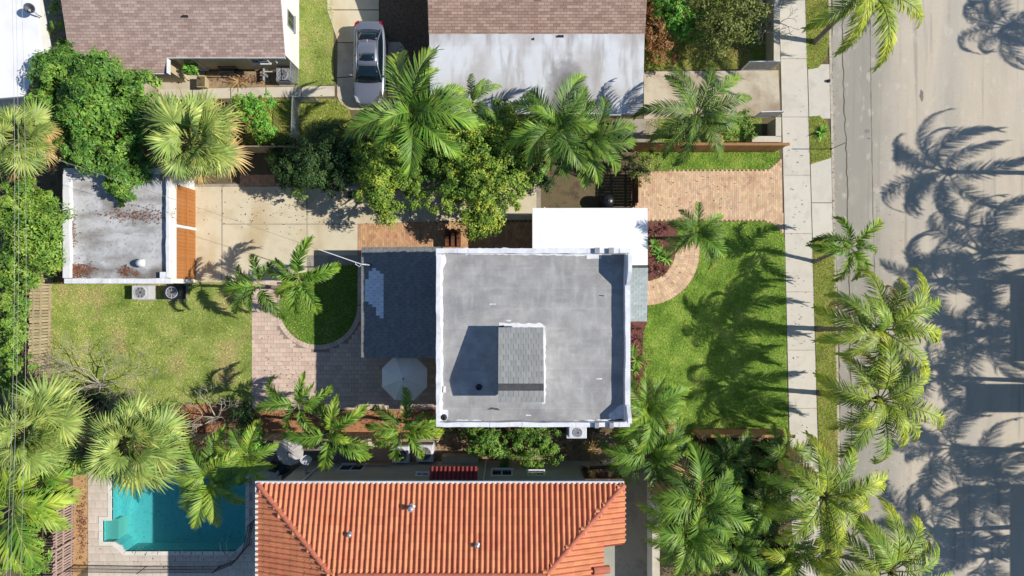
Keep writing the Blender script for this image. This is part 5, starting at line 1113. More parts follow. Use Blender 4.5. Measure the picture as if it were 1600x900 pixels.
for i, (x, y, r, m, lab) in enumerate(((385, 690, 24, 'leaf_green', 'green shrub at the pool patio corner'), (378, 650, 22, 'leaf_dark', 'dark shrub beside the bare pool tree'), (120, 725, 22, 'leaf_green', 'low green plant between the two fan palms'), (520, 690, 18, 'leaf_dark', 'dark shrub under the middle star palm'), (700, 655, 22, 'leaf_dark', 'dark shrub at the left house corner'), (130, 640, 34, 'leaf_dark', 'dark shrub behind the pool fan palm'), (110, 670, 34, 'leaf_dark', 'dark shrub between the two fan palms'), (440, 235, 24, 'leaf_dark', 'dark shrub at the north fence corner'), (985, 690, 22, 'leaf_green', 'large leaved green plant under the house corner'), (330, 195, 22, 'leaf_dark', 'dark shrub under the garage fan palm'), (840, 270, 26, 'leaf_dark', 'dark shrub under the green feather palm'), (690, 205, 34, 'leaf_dark', 'dark shrub under the big bright feather palm'), (570, 225, 30, 'leaf_olive', 'olive shrub below the silver car'))):
    tree('shrub', lab, [(x, y, 1.1, r, .6), (x + 8, y + 6, .9, r * .7, .5)], m, 420, .075, 90 + i, cat='shrub', trunk_r=.03)
tree('broadleaf_tree', 'mid green tree filling between the two big feather palms', [(760, 205, 3.2, 40, 1.0), (800, 235, 3.0, 38, 1.0), (720, 215, 3.0, 36, 1.0), (830, 250, 2.6, 28, .8), (675, 250, 2.8, 32, .9)], 'leaf_mid', 460, .08, 61, trunk_r=.1)
# bare branching trees
def bare_tree(label, base, spread, hgt, seed, n=7, name='bare_tree', depth=4):
    rg = random.Random(seed); B = P(*base); e = tag(empty(name, (B[0], B[1], 0)), label, 'tree'); mb = MB()
    MB().tube([(0, 0, -.02), (.04, .02, hgt * .4)], [.09, .07], 7).build('trunk', M['bare_wood'], e)
    def grow(p, d, L_, r, k):
        q = p + d * L_; m_ = p + d * L_ * .5 + Vector((rg.uniform(-1, 1), rg.uniform(-1, 1), rg.uniform(-.5, 1))) * L_ * .1
        mb.tube([p, m_, q], [r, r * .85, r * .65], 4, caps=False)
        if k == 0: return
        for _ in range(rg.choice((2, 3))):
            dd = (d + Vector((rg.uniform(-1, 1), rg.uniform(-1, 1), rg.uniform(-.5, .6))) * .8).normalized(); grow(q, dd, L_ * rg.uniform(.6, .85), r * .62, k - 1)
    for i in range(n):
        a = 6.283 * i / n + rg.uniform(-.3, .3); grow(Vector((0.03, 0.02, hgt * .38)), Vector((math.cos(a), math.sin(a), rg.uniform(.3, .9))).normalized(), spread * .36, .045, depth)
    mb.build('branches', M['bare_wood'], e); return e
bare_tree('bare grey shrub tree over the lower back lawn', (165, 600), 3.0, 1.3, 1, 14, depth=5)
bare_tree('bare branched tree between back lawn and pool', (345, 650), 2.0, 1.8, 2, 7)
bare_tree('bare pale tree behind the low sidewalk wall', (1192, 46), 1.7, 2.0, 3, 6)
bare_tree('small bare bush at the lower end of the weathered fence', (110, 625), 1.5, 1.2, 4, 6)
# leaf litter
def litter(label, areas, m, seed, size=.05, z=.05, name='leaf_litter'):
    rs = np.random.RandomState(seed); V = []
    for (x, y, rx, ry, n, zz) in areas:
        c = P(x, y, zz); p = np.column_stack([c[0] + rs.normal(size=n) * rx / PXM * .5, c[1] + rs.normal(size=n) * ry / PXM * .5, np.full(n, zz) + rs.uniform(.004, .05, n)])
        a = rs.uniform(0, 6.28, n); sz = size * rs.uniform(.6, 1.4, n); t = np.column_stack([np.cos(a), np.sin(a), rs.uniform(-.3, .3, n)]) * sz[:, None]; b_ = np.column_stack([-np.sin(a), np.cos(a), rs.uniform(-.3, .3, n)]) * sz[:, None] * .5
        V.append(np.stack([p - t, p + b_, p + t, p - b_], 1).reshape(-1, 3))
    V = np.vstack(V); tag(link(name, np_mesh(name, V, np.arange(len(V)).reshape(-1, 4), M[m])), label, 'leaves', kind='stuff')
litter('brown dry leaves piled on the garage roof', [(118, 425, 20, 12, 500, 2.63), (110, 360, 9, 22, 260, 2.63), (195, 424, 9, 8, 120, 2.63), (213, 428, 5, 4, 40, 2.63), (128, 420, 22, 8, 160, 2.63), (215, 335, 60, 12, 260, 2.63)], 'litter', 1)
litter('fallen orange leaves around pool trees and south bed', [(300, 655, 50, 22, 900, .03), (320, 680, 40, 16, 500, .03), (450, 650, 80, 10, 400, .03), (600, 655, 60, 10, 300, .03), (128, 820, 8, 60, 300, .03)], 'litter', 2)
litter('scattered dry leaves on lawns, driveway and gutter', [(1303, 420, 4, 400, 260, .0), (1120, 520, 110, 150, 260, .05), (240, 530, 150, 80, 260, .05), (430, 330, 110, 40, 160, .035), (1100, 300, 100, 40, 90, .035), (1245, 450, 20, 400, 120, .035), (1400, 600, 90, 300, 130, -.08), (490, 70, 20, 60, 60, .05), (290, 870, 120, 16, 90, .04), (450, 570, 50, 50, 60, .04)], 'litter', 4, .04, .0)
litter('fallen leaves in beds and on the dark side strips', [(1025, 395, 18, 40, 350, .04), (1000, 580, 16, 60, 400, .04), (385, 125, 40, 8, 250, .03), (800, 695, 150, 14, 500, .03), (640, 60, 30, 60, 250, .02), (1090, 60, 70, 40, 500, .03), (1150, 800, 60, 90, 600, .03)], 'litter', 3)

# ------------------------------------------------------------------ pool
pi_ = [(175, 742), (384, 742), (384, 845), (368, 861), (196, 861), (189, 852), (179, 846), (161, 846), (161, 813), (175, 813)]
po_ = [(169, 736), (390, 736), (390, 848), (371, 867), (192, 867), (184, 858), (176, 852), (155, 852), (155, 807), (169, 807)]
ph_ = [(152, 726), (392, 726), (392, 849), (392, 872), (191, 872), (180, 872), (170, 872), (152, 872), (152, 806), (152, 803)]
pool = tag(empty('swimming_pool'), 'turquoise swimming pool with pale coping and corner step', 'pool')
wi = gpoly(pi_); wo_ = gpoly(po_); wh = gpoly(ph_); n = len(wi)
b = MB(); zb = [-1.25] * n
b.add([p + (.0,) for p in wi] + [p + (-1.3,) for p in wi], [(i, (i + 1) % n, n + (i + 1) % n, n + i) for i in range(n)] + [tuple(range(n, 2 * n))]); b.build('basin', M['pool_plaster'], pool)
st = gpoly([(161.5, 813.5), (180, 813.5), (180, 845.5), (161.5, 845.5)]); MB().prism(st, -1.29, -.32).build('corner_step', M['step_plaster'], pool)
MB().prism(gpoly([(175.3, 760), (187, 760), (187, 813), (175.3, 813)]), -1.29, -.75).build('bench_step', M['pool_plaster'], pool)
b = MB(); b.add([p + (-.07,) for p in gpoly([(a + (.2 if a < 270 else -.2), c + (.2 if c < 800 else -.2)) for a, c in pi_])], [tuple(range(n - 1, -1, -1))]); b.build('water', M['water'], pool)
for i in range(n):
    j = (i + 1) % n; L_ = math.dist(wi[i], wi[j]); k = max(1, int(L_ / .6))
    for q in range(k):
        lp = lambda A, B, t: (A[0] + (B[0] - A[0]) * t, A[1] + (B[1] - A[1]) * t)
        t0, t1 = q / k + .004, (q + 1) / k - .004
        c = [lp(wi[i], wi[j], t0), lp(wi[i], wi[j], t1), lp(wo_[i], wo_[j], t1), lp(wo_[i], wo_[j], t0)]
        MB().prism(c, -.09, .055).build('coping_stone', M['pool_coping'], pool)
b = MB()
for i in range(n): j = (i + 1) % n; b.add([p + (.004,) for p in (wo_[i], wo_[j], wh[j], wh[i])], [(0, 1, 2, 3)])
for i in range(n): j = (i + 1) % n; b.add([p + (-.03,) for p in (wi[i], wi[j], wh[j], wh[i])], [(0, 1, 2, 3)])
b.build('deck_bed', M['deck_stone'], pool)
dk = sheet('pool_deck', [(138, 740), (168, 740), (168, 807), (154, 807), (154, 853), (178, 853), (192, 868), (372, 868), (391, 849), (391, 726), (440, 726), (440, 960), (138, 960)], .012, M['deck_stone'], 'stone pool deck around the turquoise pool', 'deck')
DKP = gpoly([(138, 740), (168, 740), (168, 807), (154, 807), (154, 853), (176, 853), (191, 868.5), (372, 868.5), (391.5, 850), (391.5, 726), (440, 726), (440, 960), (138, 960)])
dr_ = grid_rects(DKP, .44, .44, .012); me = MB().box(-.214, .214, -.214, .214, -.01, .02).mesh('deck_stone', M['deck_stone'])
for q in dr_[:300]: o = link('deck_stone', me, dk); o.scale = ((q[1][0] - q[0][0]) / .428, (q[2][1] - q[0][1]) / .428, 1); o.location = ((q[0][0] + q[1][0]) / 2, (q[0][1] + q[2][1]) / 2, .016 + rng.uniform(-.002, .003))
sheet('dirt_strip', [(114, 742), (137, 742), (137, 885), (114, 905)], .012, M['dirt_orange'], 'orange dirt strip between slatted fence and pool deck', 'bed')
sheet('dry_ground', [(240, 640), (392, 640), (392, 725), (240, 725)], .01, M['dirt_orange'], 'orange leaf covered ground above the pool', 'bed')
# pool fence
pf = [(118, 882), (230, 884), (345, 883), (372, 872), (390, 850), (398, 812)]
e = tag(empty('pool_fence'), 'low black mesh pool fence around the deck', 'fence'); b = MB()
for (a, c) in zip(pf, pf[1:]):
    A, B = Vector(P(*a)), Vector(P(*c)); L_ = (B - A).length
    for zz in (.12, .55, 1.0): MB().tube([A + Vector((0, 0, zz)), B + Vector((0, 0, zz))], .014, 5).build('rail', M['black'], e)
    k = int(L_ / .07)
    for i in range(k): p = A.lerp(B, (i + .5) / k); b.box(p.x - .006, p.x + .006, p.y - .006, p.y + .006, .1, 1.0)
b.build('mesh_panel', M['black'], e)['kind'] = 'stuff'
for a in pf: p = P(*a); MB().cyl(p[0], p[1], .0, 1.08, .025, n=8).build('post', M['black'], e)
e = tag(empty('pool_handrail', P(362, 858)), 'bent white handrail at the pool corner', 'handrail')
for dx in (-.18, .18): MB().tube([(dx + .1, -.15, .05), (dx + .1, -.15, .75), (dx - .05, .1, .85), (dx - .3, .55, .5), (dx - .38, .68, -.5)], .022, 6).build('rail', M['metal_white'], e, smooth=True)
# ------------------------------------------------------------------ air conditioners
def ac_unit(label, px, py, w, d, h, m='ac_body', z=.0, side=False, name='air_conditioner'):
    c = P(px, py, z + h); e = tag(empty(name, (c[0], c[1], z)), label, 'air conditioner', 'air conditioners')
    MB().box(-w / 2 - .08, w / 2 + .08, -d / 2 - .08, d / 2 + .08, 0, .06).build('pad', M['concrete_old'], e)
    MB().box(-w / 2, w / 2, -d / 2, d / 2, .062, h - .03).build('cabinet', M[m], e, bevel=.02)
    lv = MB()
    for k in range(int((h - .3) / .06)):
        zz = .15 + k * .06
        lv.box(-w / 2 - .012, w / 2 + .012, -d / 2 - .012, -d / 2 - .002, zz, zz + .025); lv.box(-w / 2 - .012, w / 2 + .012, d / 2 + .002, d / 2 + .012, zz, zz + .025); lv.box(w / 2 + .002, w / 2 + .012, -d / 2, d / 2, zz, zz + .025)
    lv.build('louvers', M[m], e); r = min(w, d) * .43
    MB().lathe([(r, h - .028), (r, h + .012), (r * .93, h + .012), (r * .93, h - .028)], n=24).build('fan_ring', M['metal_white'], e)
    MB().cyl(0, 0, h - .029, h - .022, r * .92, n=24).build('fan_well', M['black'], e)
    for k in range(4):
        a = k * math.pi / 2 + .4; v = [Vector((math.cos(a + t) * q * r, math.sin(a + t) * q * r, h - .018 + u)) for t, q, u in ((-.12, .2, 0), (-.34, .88, 0), (.34, .88, .014), (.12, .2, .01))]
        MB().add(v, [(0, 1, 2, 3)]).build('fan_blade', M['metal_grey'], e)
    gr_ = MB()
    for k in range(1, 6): gr_.lathe([(r * k / 6 + .006, h + .002), (r * k / 6 + .006, h + .012), (r * k / 6 - .006, h + .012), (r * k / 6 - .006, h + .002)], n=20)
    for k in range(8): a = k * math.pi / 4; gr_.tube([(0, 0, h + .016), (r * .95 * math.cos(a), r * .95 * math.sin(a), h + .016)], .007, 4)
    gr_.build('fan_grille', M['metal_white'], e); MB().cyl(0, 0, h - .01, h + .022, r * .2, n=12).build('hub', M['metal_dark'], e)
    return e
ac_unit('grey air conditioner left of the pair below the garage', 219, 457, .98, .78, .75)
ac_unit('dark air conditioner right of the pair below the garage', 268, 457, .98, .78, .75, 'metal_dark')
ac_unit('grey air conditioner beside the chain link fence post', 441, 116, .74, .74, .8, 'metal_grey')
ac_unit('large round fan condenser under the right star palm', 663, 709, .95, .95, .9, 'metal_white')
ac_unit('round fan condenser half hidden by palm fronds', 625, 711, .95, .95, .9, 'metal_white')
ac_unit('rooftop height air conditioner on the south house wall', 903, 676, .86, .55, .75, 'metal_white', z=5.0)
c = P(903, 676, 5.6); e = bpy.data.objects['main_house']
b = MB(); b.box(c[0] - .5, c[0] + .5, c[1] - .42, y0 - .001, 4.93, 4.995); b.box(c[0] - .95, c[0] - .52, y0 - .2, y0 - .002, 5.1, 5.5); b.build('equipment_shelf', M['metal_white'], e)
def pipes(label, pts, r, m, name, cat): e = tag(MB().tube([P(a, b, z) for a, b, z in pts], r, 6).build(name, M[m]), label, cat); return e
e = tag(empty('pump_assembly'), 'grey pipes and valve beside the chain link air conditioner', 'pump')
MB().tube([P(412, 108, .4), P(412, 124, .4)], .07, 8).build('tank', M['metal_grey'], e); MB().tube([P(412, 112, .5), P(431, 112, .5)], .03, 6).build('pipe', M['metal_white'], e); MB().tube([P(412, 124, .02), P(412, 124, .5)], .05, 8).build('pipe', M['metal_grey'], e); MB().cyl(*P(419, 121)[:2], .02, .5, .09, n=10).build('valve', M['galv'], e); MB().tube([P(412, 108, .02), P(412, 108, .5)], .05, 8).build('pipe', M['metal_grey'], e)
# ------------------------------------------------------------------ umbrellas
def umbrella(label, px, py, zt, r, m, n=8, rot=.39, drop=.42, ribm='metal_white', bend=False):
    c = P(px, py, zt); e = tag(empty('patio_umbrella', (c[0], c[1], 0), rot), label, 'umbrella'); g_ = P(px, py, 0)
    MB().lathe([(.32, .03), (.32, .08), (.06, .12), (.05, .3)], n=16).build('base', M['metal_dark'], e); MB().cyl(0, 0, .1, zt - .02, .025, n=8).build('pole', M['metal_dark'], e)
    for k in range(n):
        a0, a1 = 2 * math.pi * k / n, 2 * math.pi * (k + 1) / n; vs = []; rows = 6
        for i in range(rows + 1):
            t = .02 + .98 * i / rows; z = zt - drop * t ** 1.15
            for j in range(5):
                u = j / 4; a = a0 + (a1 - a0) * u; rr_ = r * t * (math.cos(math.pi / n) / math.cos(math.pi / n - (a1 - a0) * u) if True else 1); sag = .05 * t * math.sin(math.pi * u); vs.append((rr_ * math.cos(a), rr_ * math.sin(a), z - sag))
        MB().add(vs, [(i * 5 + j, (i + 1) * 5 + j, (i + 1) * 5 + j + 1, i * 5 + j + 1) for i in range(rows) for j in range(4)]).build('canopy_panel', M[m], e, smooth=True)
        MB().tube([(.02, 0, zt - .03), (r * .98 * math.cos(a0), r * .98 * math.sin(a0), zt - drop - .02)], .01, 4).build('rib', M[ribm], e)
    MB().lathe([(.02, zt - .02), (.05, zt + .01), (.03, zt + .06), (.005, zt + .09)], n=10).build('finial', M['metal_dark'], e)
    return e
umbrella('large white patio umbrella below the rear porch roof', 630, 592, 2.6, 1.33, 'canvas')
umbrella('small grey striped umbrella on the shaded neighbour patio', 450, 708, 2.3, .76, 'canvas_grey', n=12, rot=.1, drop=.3)
# ------------------------------------------------------------------ car
def loft(secs, closed=True):
    b = MB(); k = len(secs[0]); vs = [p for s_ in secs for p in s_]; fs = []
    for i in range(len(secs) - 1):
        for j in range(k - 1 if not closed else k): fs.append((i * k + j, i * k + (j + 1) % k, (i + 1) * k + (j + 1) % k, (i + 1) * k + j))
    fs.append(tuple(range(k - 1, -1, -1))); fs.append(tuple(range((len(secs) - 1) * k, len(secs) * k))); return b.add(vs, fs)
cc = P(577, 98, .8); car = tag(empty('parked_car', (cc[0], cc[1], .03), R(-1.0)), 'silver blue sedan parked on the rounded concrete pad', 'car')
# local: +y is the rear (photo top), -y the bonnet
def section(y, hw, z0, zb, zm, crown):
    """belt half-width hw, sill z0, belt zb, middle of the deck zm"""
    pts = [(-hw * .86, z0), (-hw * .97, z0 + .12), (-hw, (z0 + zb) / 2), (-hw * .985, zb - .08), (-hw * .92, zb), (-hw * .6, zb + crown * .7), (-hw * .25, zm), (hw * .25, zm), (hw * .6, zb + crown * .7), (hw * .92, zb), (hw * .985, zb - .08), (hw, (z0 + zb) / 2), (hw * .97, z0 + .12), (hw * .86, z0)]
    return [(x, y, z) for x, z in pts]
S = [section(y, hw, z0, zb, zm, cr_) for y, hw, z0, zb, zm, cr_ in (
    (-2.36, .58, .34, .58, .60, .02), (-2.30, .72, .26, .66, .69, .03), (-2.12, .83, .2, .74, .78, .04), (-1.7, .89, .18, .82, .87, .05), (-1.1, .91, .18, .88, .93, .05), (-.85, .91, .18, .90, .94, .04), (-.2, .915, .18, .92, .93, .01), (.8, .915, .18, .94, .95, .01), (1.5, .91, .18, .97, 1.0, .03), (1.95, .88, .2, .98, 1.02, .03), (2.2, .82, .26, .96, .99, .03), (2.33, .72, .34, .86, .88, .02), (2.37, .6, .4, .76, .78, .02))]
body = loft(S).build('body', M['car_paint'], car, smooth=True); sm = body.modifiers.new('sub', 'SUBSURF'); sm.levels = 1; sm.render_levels = 1
def cabin(y, hwb, hwt, zb, zt): return [(-hwb, y, zb), (-hwt, y, zt), (-hwt * .5, y, zt + .02), (hwt * .5, y, zt + .02), (hwt, y, zt), (hwb, y, zb)]
# pillars/side glass volume
cb = [(-1.12, .80, .76, .92, .94), (-.38, .80, .60, .92, 1.38), (-.1, .80, .59, .93, 1.42), (.5, .80, .585, .94, 1.435), (1.05, .79, .57, .95, 1.39), (1.75, .72, .66, .98, 1.03)]
loft([cabin(*c_) for c_ in cb]).build('side_glass', M['car_glass'], car)
def patch(rows, name, m, parent=car, dz=.012, smooth=True):
    vs = []; k = 7
    for (y, hw, z, cr_) in rows:
        for j in range(k): u = -1 + 2 * j / (k - 1); vs.append((hw * u, y + (-.07 if y < 0 else .05) * (1 - u * u) * (1 if abs(y) > .9 else .5), z + cr_ * (1 - u * u) + dz))
    mb = MB().add(vs, [(i * k + j, i * k + j + 1, (i + 1) * k + j + 1, (i + 1) * k + j) for i in range(len(rows) - 1) for j in range(k - 1)])
    o = mb.build(name, M[m], parent, smooth=smooth); so = o.modifiers.new('solid', 'SOLIDIFY'); so.thickness = .015; so.offset = -1; return o
roof = patch([(-.36, .605, 1.385, .03), (0, .60, 1.425, .035), (.5, .59, 1.44, .035), (1.02, .575, 1.395, .03)], 'roof', 'car_paint')
patch([(-.10, .40, 1.45, .02), (.30, .40, 1.464, .02)], 'sunroof', 'car_glass')
patch([(-1.14, .70, .945, .03), (-.75, .65, 1.17, .035), (-.385, .56, 1.372, .03)], 'windshield', 'car_glass', dz=.02)
patch([(1.05, .52, 1.385, .03), (1.4, .58, 1.215, .035), (1.74, .60, 1.045, .03)], 'rear_window', 'car_glass', dz=.02)
for sg in (-1, 1):
    MB().tube([(sg * .775, -1.14, .945), (sg * .60, -.38, 1.392), (sg * .592, .4, 1.445), (sg * .572, 1.04, 1.4), (sg * .69, 1.8, 1.02)], [.03, .035, .03, .04, .045], 6).build('roof_rail', M['car_paint'], car, smooth=True)
    MB().tube([(sg * .70, .3, 1.18), (sg * .80, .3, .95)], .03, 4).build('door_pillar', M['car_black'], car)
    mr = MB().hexa([(sg * .9, -.86, .92), (sg * 1.06, -.84, .93), (sg * 1.06, -.72, .93), (sg * .9, -.72, .92)][::sg], [(sg * .9, -.86, 1.04), (sg * 1.06, -.83, 1.05), (sg * 1.06, -.73, 1.05), (sg * .9, -.73, 1.04)][::sg]); mr.build('mirror', M['car_paint'], car, bevel=.02)
    for yy in (-.25, .75): MB().box(sg * .905, sg * .93, yy, yy + .16, .78, .81).build('door_handle', M['car_paint'], car)
    hl = MB().hexa([(sg * .50, -2.31, .56), (sg * .70, -2.2, .56), (sg * .82, -1.9, .64), (sg * .62, -2.0, .66)][::sg], [(sg * .50, -2.3, .70), (sg * .70, -2.19, .70), (sg * .83, -1.86, .80), (sg * .62, -1.98, .81)][::sg]); hl.build('headlight', M['car_light'], car)
    tl = MB().hexa([(sg * .55, 2.2, .74), (sg * .84, 2.0, .74), (sg * .80, 2.2, .74), (sg * .62, 2.34, .74)][::sg], [(sg * .55, 2.18, .97), (sg * .86, 1.98, .97), (sg * .80, 2.2, .95), (sg * .62, 2.33, .93)][::sg]); tl.build('taillight', M['car_red'], car)
    for yy in (-1.42, 1.4):
        w = empty('wheel', (sg * .80, yy, .31)); w.parent = car
        MB().tube([(sg * -.1, 0, 0), (sg * .1, 0, 0)], .315, 20).build('tyre', M['tyre'], w, bevel=.02)
        MB().tube([(sg * .1, 0, 0), (sg * .112, 0, 0)], .2, 16).build('rim', M['metal_grey'], w)
        MB().tube([(sg * .0, 0, 0.0), (sg * .106, 0, 0)], .36, 20).build('wheel_arch', M['car_black'], w)
for x in (-.35, .2): MB().tube([(x, -1.14, .98), (x + .45, -1.0, 1.06)], .01, 4).build('wiper', M['car_black'], car)
MB().tube([(0, .95, 1.43), (0, 1.06, 1.48)], .02, 5).build('antenna', M['metal_white'], car); MB().box(-.25, .25, 1.06, 1.1, 1.40, 1.42).build('brake_light', M['car_red'], car)
MB().box(-.26, .26, -2.375, -2.355, .42, .54).build('number_plate', M['metal_white'], car); MB().box(-.45, .45, -2.37, -2.35, .55, .6).build('grille', M['car_black'], car)
# ------------------------------------------------------------------ small things
bl = P(950, 313, 1.05); e = tag(empty('covered_grill', (bl[0], bl[1], 0)), 'black covered round grill beside the white roof', 'grill'); MB().lathe([(.34, .02), (.36, .5), (.4, .75), (.38, .92), (.25, 1.04), (.08, 1.08), (.02, 1.08)], n=18).build('cover', M['black_cover'], e, smooth=True); MB().lathe([(.06, 1.075), (.06, 1.1), (.01, 1.12)], n=8).build('knob', M['black'], e)
# weatherhead and service cable
mz = 4.3; mp_ = P(566, 413, mz); bp_ = (mp_[0] + .12, mp_[1])
e = tag(empty('service_mast', (bp_[0], bp_[1], 2.85)), 'white electric service mast on the rear porch roof edge', 'mast')
MB().tube([(0, 0, .02), (0, 0, 1.25), (-.05, 0, 1.4), (-.16, .0, 1.44)], .035, 8).build('pipe', M['metal_white'], e); MB().lathe([(.12, .03), (.1, .07), (.04, .1)], n=10).build('flashing', M['metal_dark'], e)
MB().tube([(-.16, 0, 1.42), (-.3, -.12, 1.3), (-.5, .02, 1.38), (-.42, .1, 1.45)], .02, 6).build('drip_loop', M['cable_white'], e, smooth=True)
a0 = Vector((bp_[0] - .16, bp_[1], 4.28)); a1 = Vector(P(-60, 199, 8.2))
pts = [a0.lerp(a1, t / 24) - Vector((0, 0, .9 * math.sin(math.pi * t / 24))) for t in range(25)]
tag(MB().tube(pts[:4], .022, 5).build('service_cable', M['cable_white']), 'thick white end of the overhead cable at the service mast', 'cable')
tag(MB().tube(pts[3:], .009, 4).build('service_cable', M['cable']), 'thin overhead cable crossing the garage to the service mast', 'cable')
for i, (xa, xb, lab) in enumerate(((16, 4, 'overhead power line farthest left over the hedge'), (22, 10, 'middle overhead power line over the hedge'), (30, 27, 'overhead power line nearest the weathered fence'))):
    A, B = Vector(P(xa, -140, 8.3)), Vector(P(xb, 1040, 8.3))
    tag(MB().tube([A.lerp(B, t / 16) - Vector((0, 0, .5 * math.sin(math.pi * t / 16))) for t in range(17)], .008, 4).build('power_line', M['cable']), lab, 'power line', 'power lines')
for py, lab in ((-145, 'wooden utility pole beyond the photo top'), (1045, 'wooden utility pole beyond the photo bottom')):
    c = P(18, py, 8.3); e = tag(empty('utility_pole', (c[0], c[1], 0)), lab, 'pole'); MB().tube([(0, 0, -.1), (0, 0, 9)], [.16, .11], 10).build('pole', M['wood_dark'], e); MB().box(-.8, .8, -.05, .05, 8.15, 8.28).build('crossarm', M['wood_dark'], e)
# satellite dishes
def dish(label, px, py, z, r, pole, zb, m='metal_white', tilt=(.5, 0, .6)):
    c = P(px, py, z); e = tag(empty('satellite_dish', (c[0] + pole[0], c[1] + pole[1], zb)), label, 'satellite dish'); h = z - zb; t = Vector((-pole[0], -pole[1], h))
    MB().tube([(0, 0, 0), Vector((0, 0, h * .35)), t - Vector((0, 0, .1)), t], .04, 8).build('mast', M['metal_grey'], e)
    o = MB().lathe([(r * .05, 0), (r * .4, r * .04), (r * .75, r * .14), (r, r * .26), (r * .98, r * .28), (r * .7, r * .17), (r * .1, r * .04)], n=20).build('reflector', M[m], e, smooth=True); o.location = t; o.rotation_euler = tilt
    q = MB().tube([(0, -r, r * .25), (0, -r * .5, r * .9)], .015, 5); q = q.box(-.05, .05, -r * .5 - .05, -r * .5 + .05, r * .85, r * .98).build('feed_arm', M['metal_grey'], e); q.location = t; q.rotation_euler = tilt
dish('white satellite dish on a bent mast above the shaded patio', 478, 717, 3.8, .3, (-.22, -1.0), 2.7)
dish('dark satellite dish on the white outbuilding roof', 46, 13, 3.4, .26, (.2, -.2), 2.8, 'metal_dark', (.3, .5, .2))
# mast foot on the tiled house wall
b = MB(); c = P(478, 717, 3.8); b.box(c[0] - .30, c[0] - .14, nyw + .0005, c[1] - .98, 2.62, 2.72); b.build('dish_bracket', M['metal_grey'], th_)
# chain link fence with frame
def chain_link(label, a, b_, h):
    A, B = Vector(P(*a)), Vector(P(*b_)); d = B - A; L_ = d.length; e = tag(empty('chain_link_fence', A, math.atan2(d.y, d.x)), label, 'fence'); w = MB(); st_ = .09
    for x in (0, L_): MB().cyl(x, 0, 0, h + .05, .03, n=8).build('post', M['galv'], e)
    for z in (.06, h): MB().tube([(0, 0, z), (L_, 0, z)], .02, 6).build('rail', M['galv'], e)
    k = int((L_ + h) / st_)
    for i in range(k):
        q = i * st_; x0_, z0_ = max(0, q - h), min(h, q); x1_, z1_ = min(L_, q), max(0, q - L_)
        if x1_ - x0_ > .02: w.tube([(x0_, 0, z0_ * .98 + .03), (x1_, 0, z1_ * .98 + .03)], .006, 3, caps=False); w.tube([(L_ - x0_, .004, z0_ * .98 + .03), (L_ - x1_, .004, z1_ * .98 + .03)], .006, 3, caps=False)
    w.build('wire_mesh', M['galv'], e)['kind'] = 'stuff'; return e
chain_link('chain link fence run left of the weedy yard', (468, 160), (466, 222), 1.3)
chain_link('short chain link return beside the concrete walk', (470, 160), (500, 161), 1.2)
chain_link('chain link panel at the white gable corner', (466, 106), (466, 132), 1.4)
# planter, bicycles, clutter by the pink shingle house
pc = P(315, 128, .5); e = tag(empty('potted_plant', (pc[0], pc[1], .024)), 'pale square planter with a leafy papaya by the house court', 'planter')
MB().hexa([(-.2, -.25, 0), (.2, -.25, 0), (.2, .25, 0), (-.2, .25, 0)], [(-.26, -.32, .55), (.26, -.32, .55), (.26, .32, .55), (-.26, .32, .55)]).build('pot', M['terracotta'], e, bevel=.02); MB().box(-.22, .22, -.28, .28, .551, .565).build('soil', M['soil'], e)
b = MB().tube([(0, .1, .5), (-.1, .4, 1.2), (-.15, .5, 1.5)], .03, 6); b.build('stem', M['trunk_brown'], e)
rs = np.random.RandomState(5); V = leaves_np(rs, [(-.15, .5, 1.45, .42, .25)], 260, .13, .4, .3); link('leaves', np_mesh('leaves', V, np.arange(len(V)).reshape(-1, 4), M['leaf_green']), e)
def bicycle(label, px, py, rz, lean, m):
    c = P(px, py, .4); e = tag(empty('bicycle', (c[0], c[1], .03)), label, 'bicycle', 'bicycles at the pink shingle house'); e.rotation_euler = (lean, 0, rz)
    for x in (-.52, .52):
        w = MB(); pts = [(x + .32 * math.cos(a), 0, .34 + .32 * math.sin(a)) for a in [k * math.pi / 10 for k in range(21)]]; w.tube(pts, .02, 5, caps=False); w.build('tyre', M['tyre'], e)
        sp = MB(); [sp.tube([(x, 0, .34), (x + .31 * math.cos(k * math.pi / 4), 0, .34 + .31 * math.sin(k * math.pi / 4))], .004, 3) for k in range(8)]; sp.build('spokes', M['galv'], e)
    f = MB(); [f.tube([a, b_], .018, 5) for a, b_ in (((-.52, 0, .34), (-.08, 0, .3)), ((-.08, 0, .3), (.36, 0, .78)), ((-.08, 0, .3), (-.22, 0, .8)), ((-.2, 0, .76), (.36, 0, .8)), ((-.52, 0, .34), (-.2, 0, .72)), ((.36, 0, .82), (.52, 0, .34)))]; f.build('frame', M[m], e)
    MB().tube([(.36, -.28, .95), (.4, 0, .92), (.36, .28, .95)], .015, 5).build('handlebar', M['galv'], e); MB().tube([(.36, 0, .82), (.4, 0, .92)], .018, 5).build('handlebar_stem', M['galv'], e); MB().hexa([(-.34, -.06, .82), (-.08, -.02, .82), (-.08, .02, .82), (-.34, .06, .82)], [(-.34, -.08, .87), (-.08, -.02, .87), (-.08, .02, .87), (-.34, .08, .87)]).build('saddle', M['black'], e)
bicycle('dark bicycle leaning under the pink shingle eave', 232, 124, .08, -.35, 'black'); bicycle('second bicycle parked by the court wall, nearer the tree', 208, 122, -.1, -.35, 'metal_dark')
e = tag(empty('storage_rack', P(362, 116)), 'dark metal rack standing in the dirt bed', 'rack')
for x in (-.45, .45):
    for yy in (-.2, .2): MB().box(x - .02, x + .02, yy - .02, yy + .02, 0, .8).build('leg', M['metal_dark'], e)
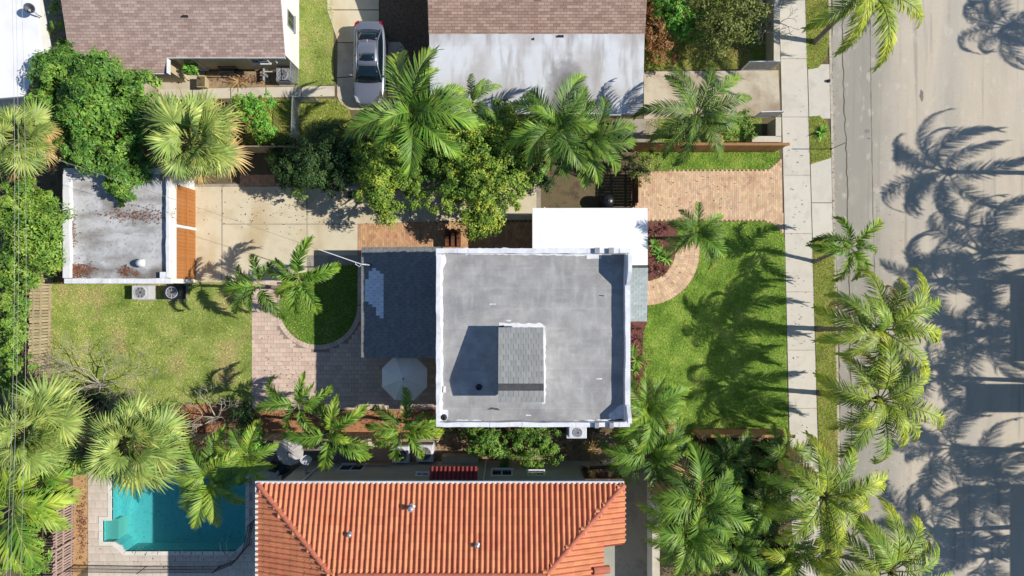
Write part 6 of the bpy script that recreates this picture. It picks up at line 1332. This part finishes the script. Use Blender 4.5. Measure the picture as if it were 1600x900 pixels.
for z in (.3, .8):
    for k in range(5): MB().box(-.46, .46, -.2 + k * .09, -.16 + k * .09, z, z + .02).build('slat', M['metal_dark'], e)
tag(MB().build('branch_pile', M['palm_dry']) if False else spiky('heap of dry palm fronds in the dirt bed', 374, 128, .7, 40, 'palm_dry', 33, 'branch_pile', 'branches', .07, 12, .02, None, 20))
spiky('dry fallen palm fronds on the sandy side path', 925, 702, 1.1, 46, 'palm_dry', 34, 'fallen_frond', 'fronds', .05, 14, .02, None, 20)
# oil stains on the road
for i, (x, y, w, h) in enumerate(((1437, 792, 3, 8), (1372, 88, 5, 4), (1355, 205, 4, 3), (1440, 150, 3, 10), (1392, 300, 4, 4))):
    smear([(x - w, y), (x - w * .5, y - h), (x + w * .7, y - h * .8), (x + w, y + h * .2), (x, y + h)], z=-.095, m='oil', name='oil_stain', parent=road, seed=70 + i, jit=.8, step=3)
# thin yellow-grey marker pole by the verge island
c = P(1298, 233); e = tag(empty('marker_pole', (c[0], c[1], .02)), 'thin grey pole at the kerb beside the verge island', 'pole'); MB().cyl(0, 0, 0, 1.9, .025, n=8).build('pole', M['metal_grey'], e); MB().lathe([(.07, 0), (.07, .03), (.03, .05)], n=10).build('foot', M['metal_dark'], e)
tag(MB().lathe([(.1, 0), (.09, .1), (.06, .16), (.01, .18)], P(1294, 127, .0)[:2] + (.03,), 10).build('water_valve', M['metal_dark']), 'small dark valve cap at the kerb', 'valve cap')
# patio chairs and items beneath the neighbour umbrella
def chair(label, px, py, rz):
    c = P(px, py, .4); e = tag(empty('patio_chair', (c[0], c[1], .02), rz), label, 'chair', 'patio chairs on the neighbour patio')
    MB().box(-.24, .24, -.24, .24, .42, .46).build('seat', M['metal_dark'], e)
    for k in range(4): MB().box(-.22 + k * .12, -.14 + k * .12, .22, .25, .47, .9).build('back_slat', M['metal_dark'], e)
    for x in (-.21, .21):
        for yy in (-.21, .21): MB().box(x - .02, x + .02, yy - .02, yy + .02, 0, .419).build('leg', M['metal_dark'], e)
chair('dark patio chair below the grey umbrella, left', 430, 727, 2.9); chair('dark patio chair below the grey umbrella, right', 442, 732, 3.4)
e = tag(empty('bench', P(537, 712)), 'pale metal frame bench beside the tiled house', 'bench')
for k in range(4): MB().box(-.75, .45, -.2 + k * .11, -.12 + k * .11, .42, .45).build('slat', M['metal_grey'], e)
for x in (-.7, .4):
    for yy in (-.18, .18): MB().box(x - .02, x + .02, yy - .02, yy + .02, 0, .418).build('leg', M['metal_white'], e)
print('OBJECTS', len(bpy.data.objects), 'TRIS', sum(len(m.polygons) * 2 for m in bpy.data.meshes))
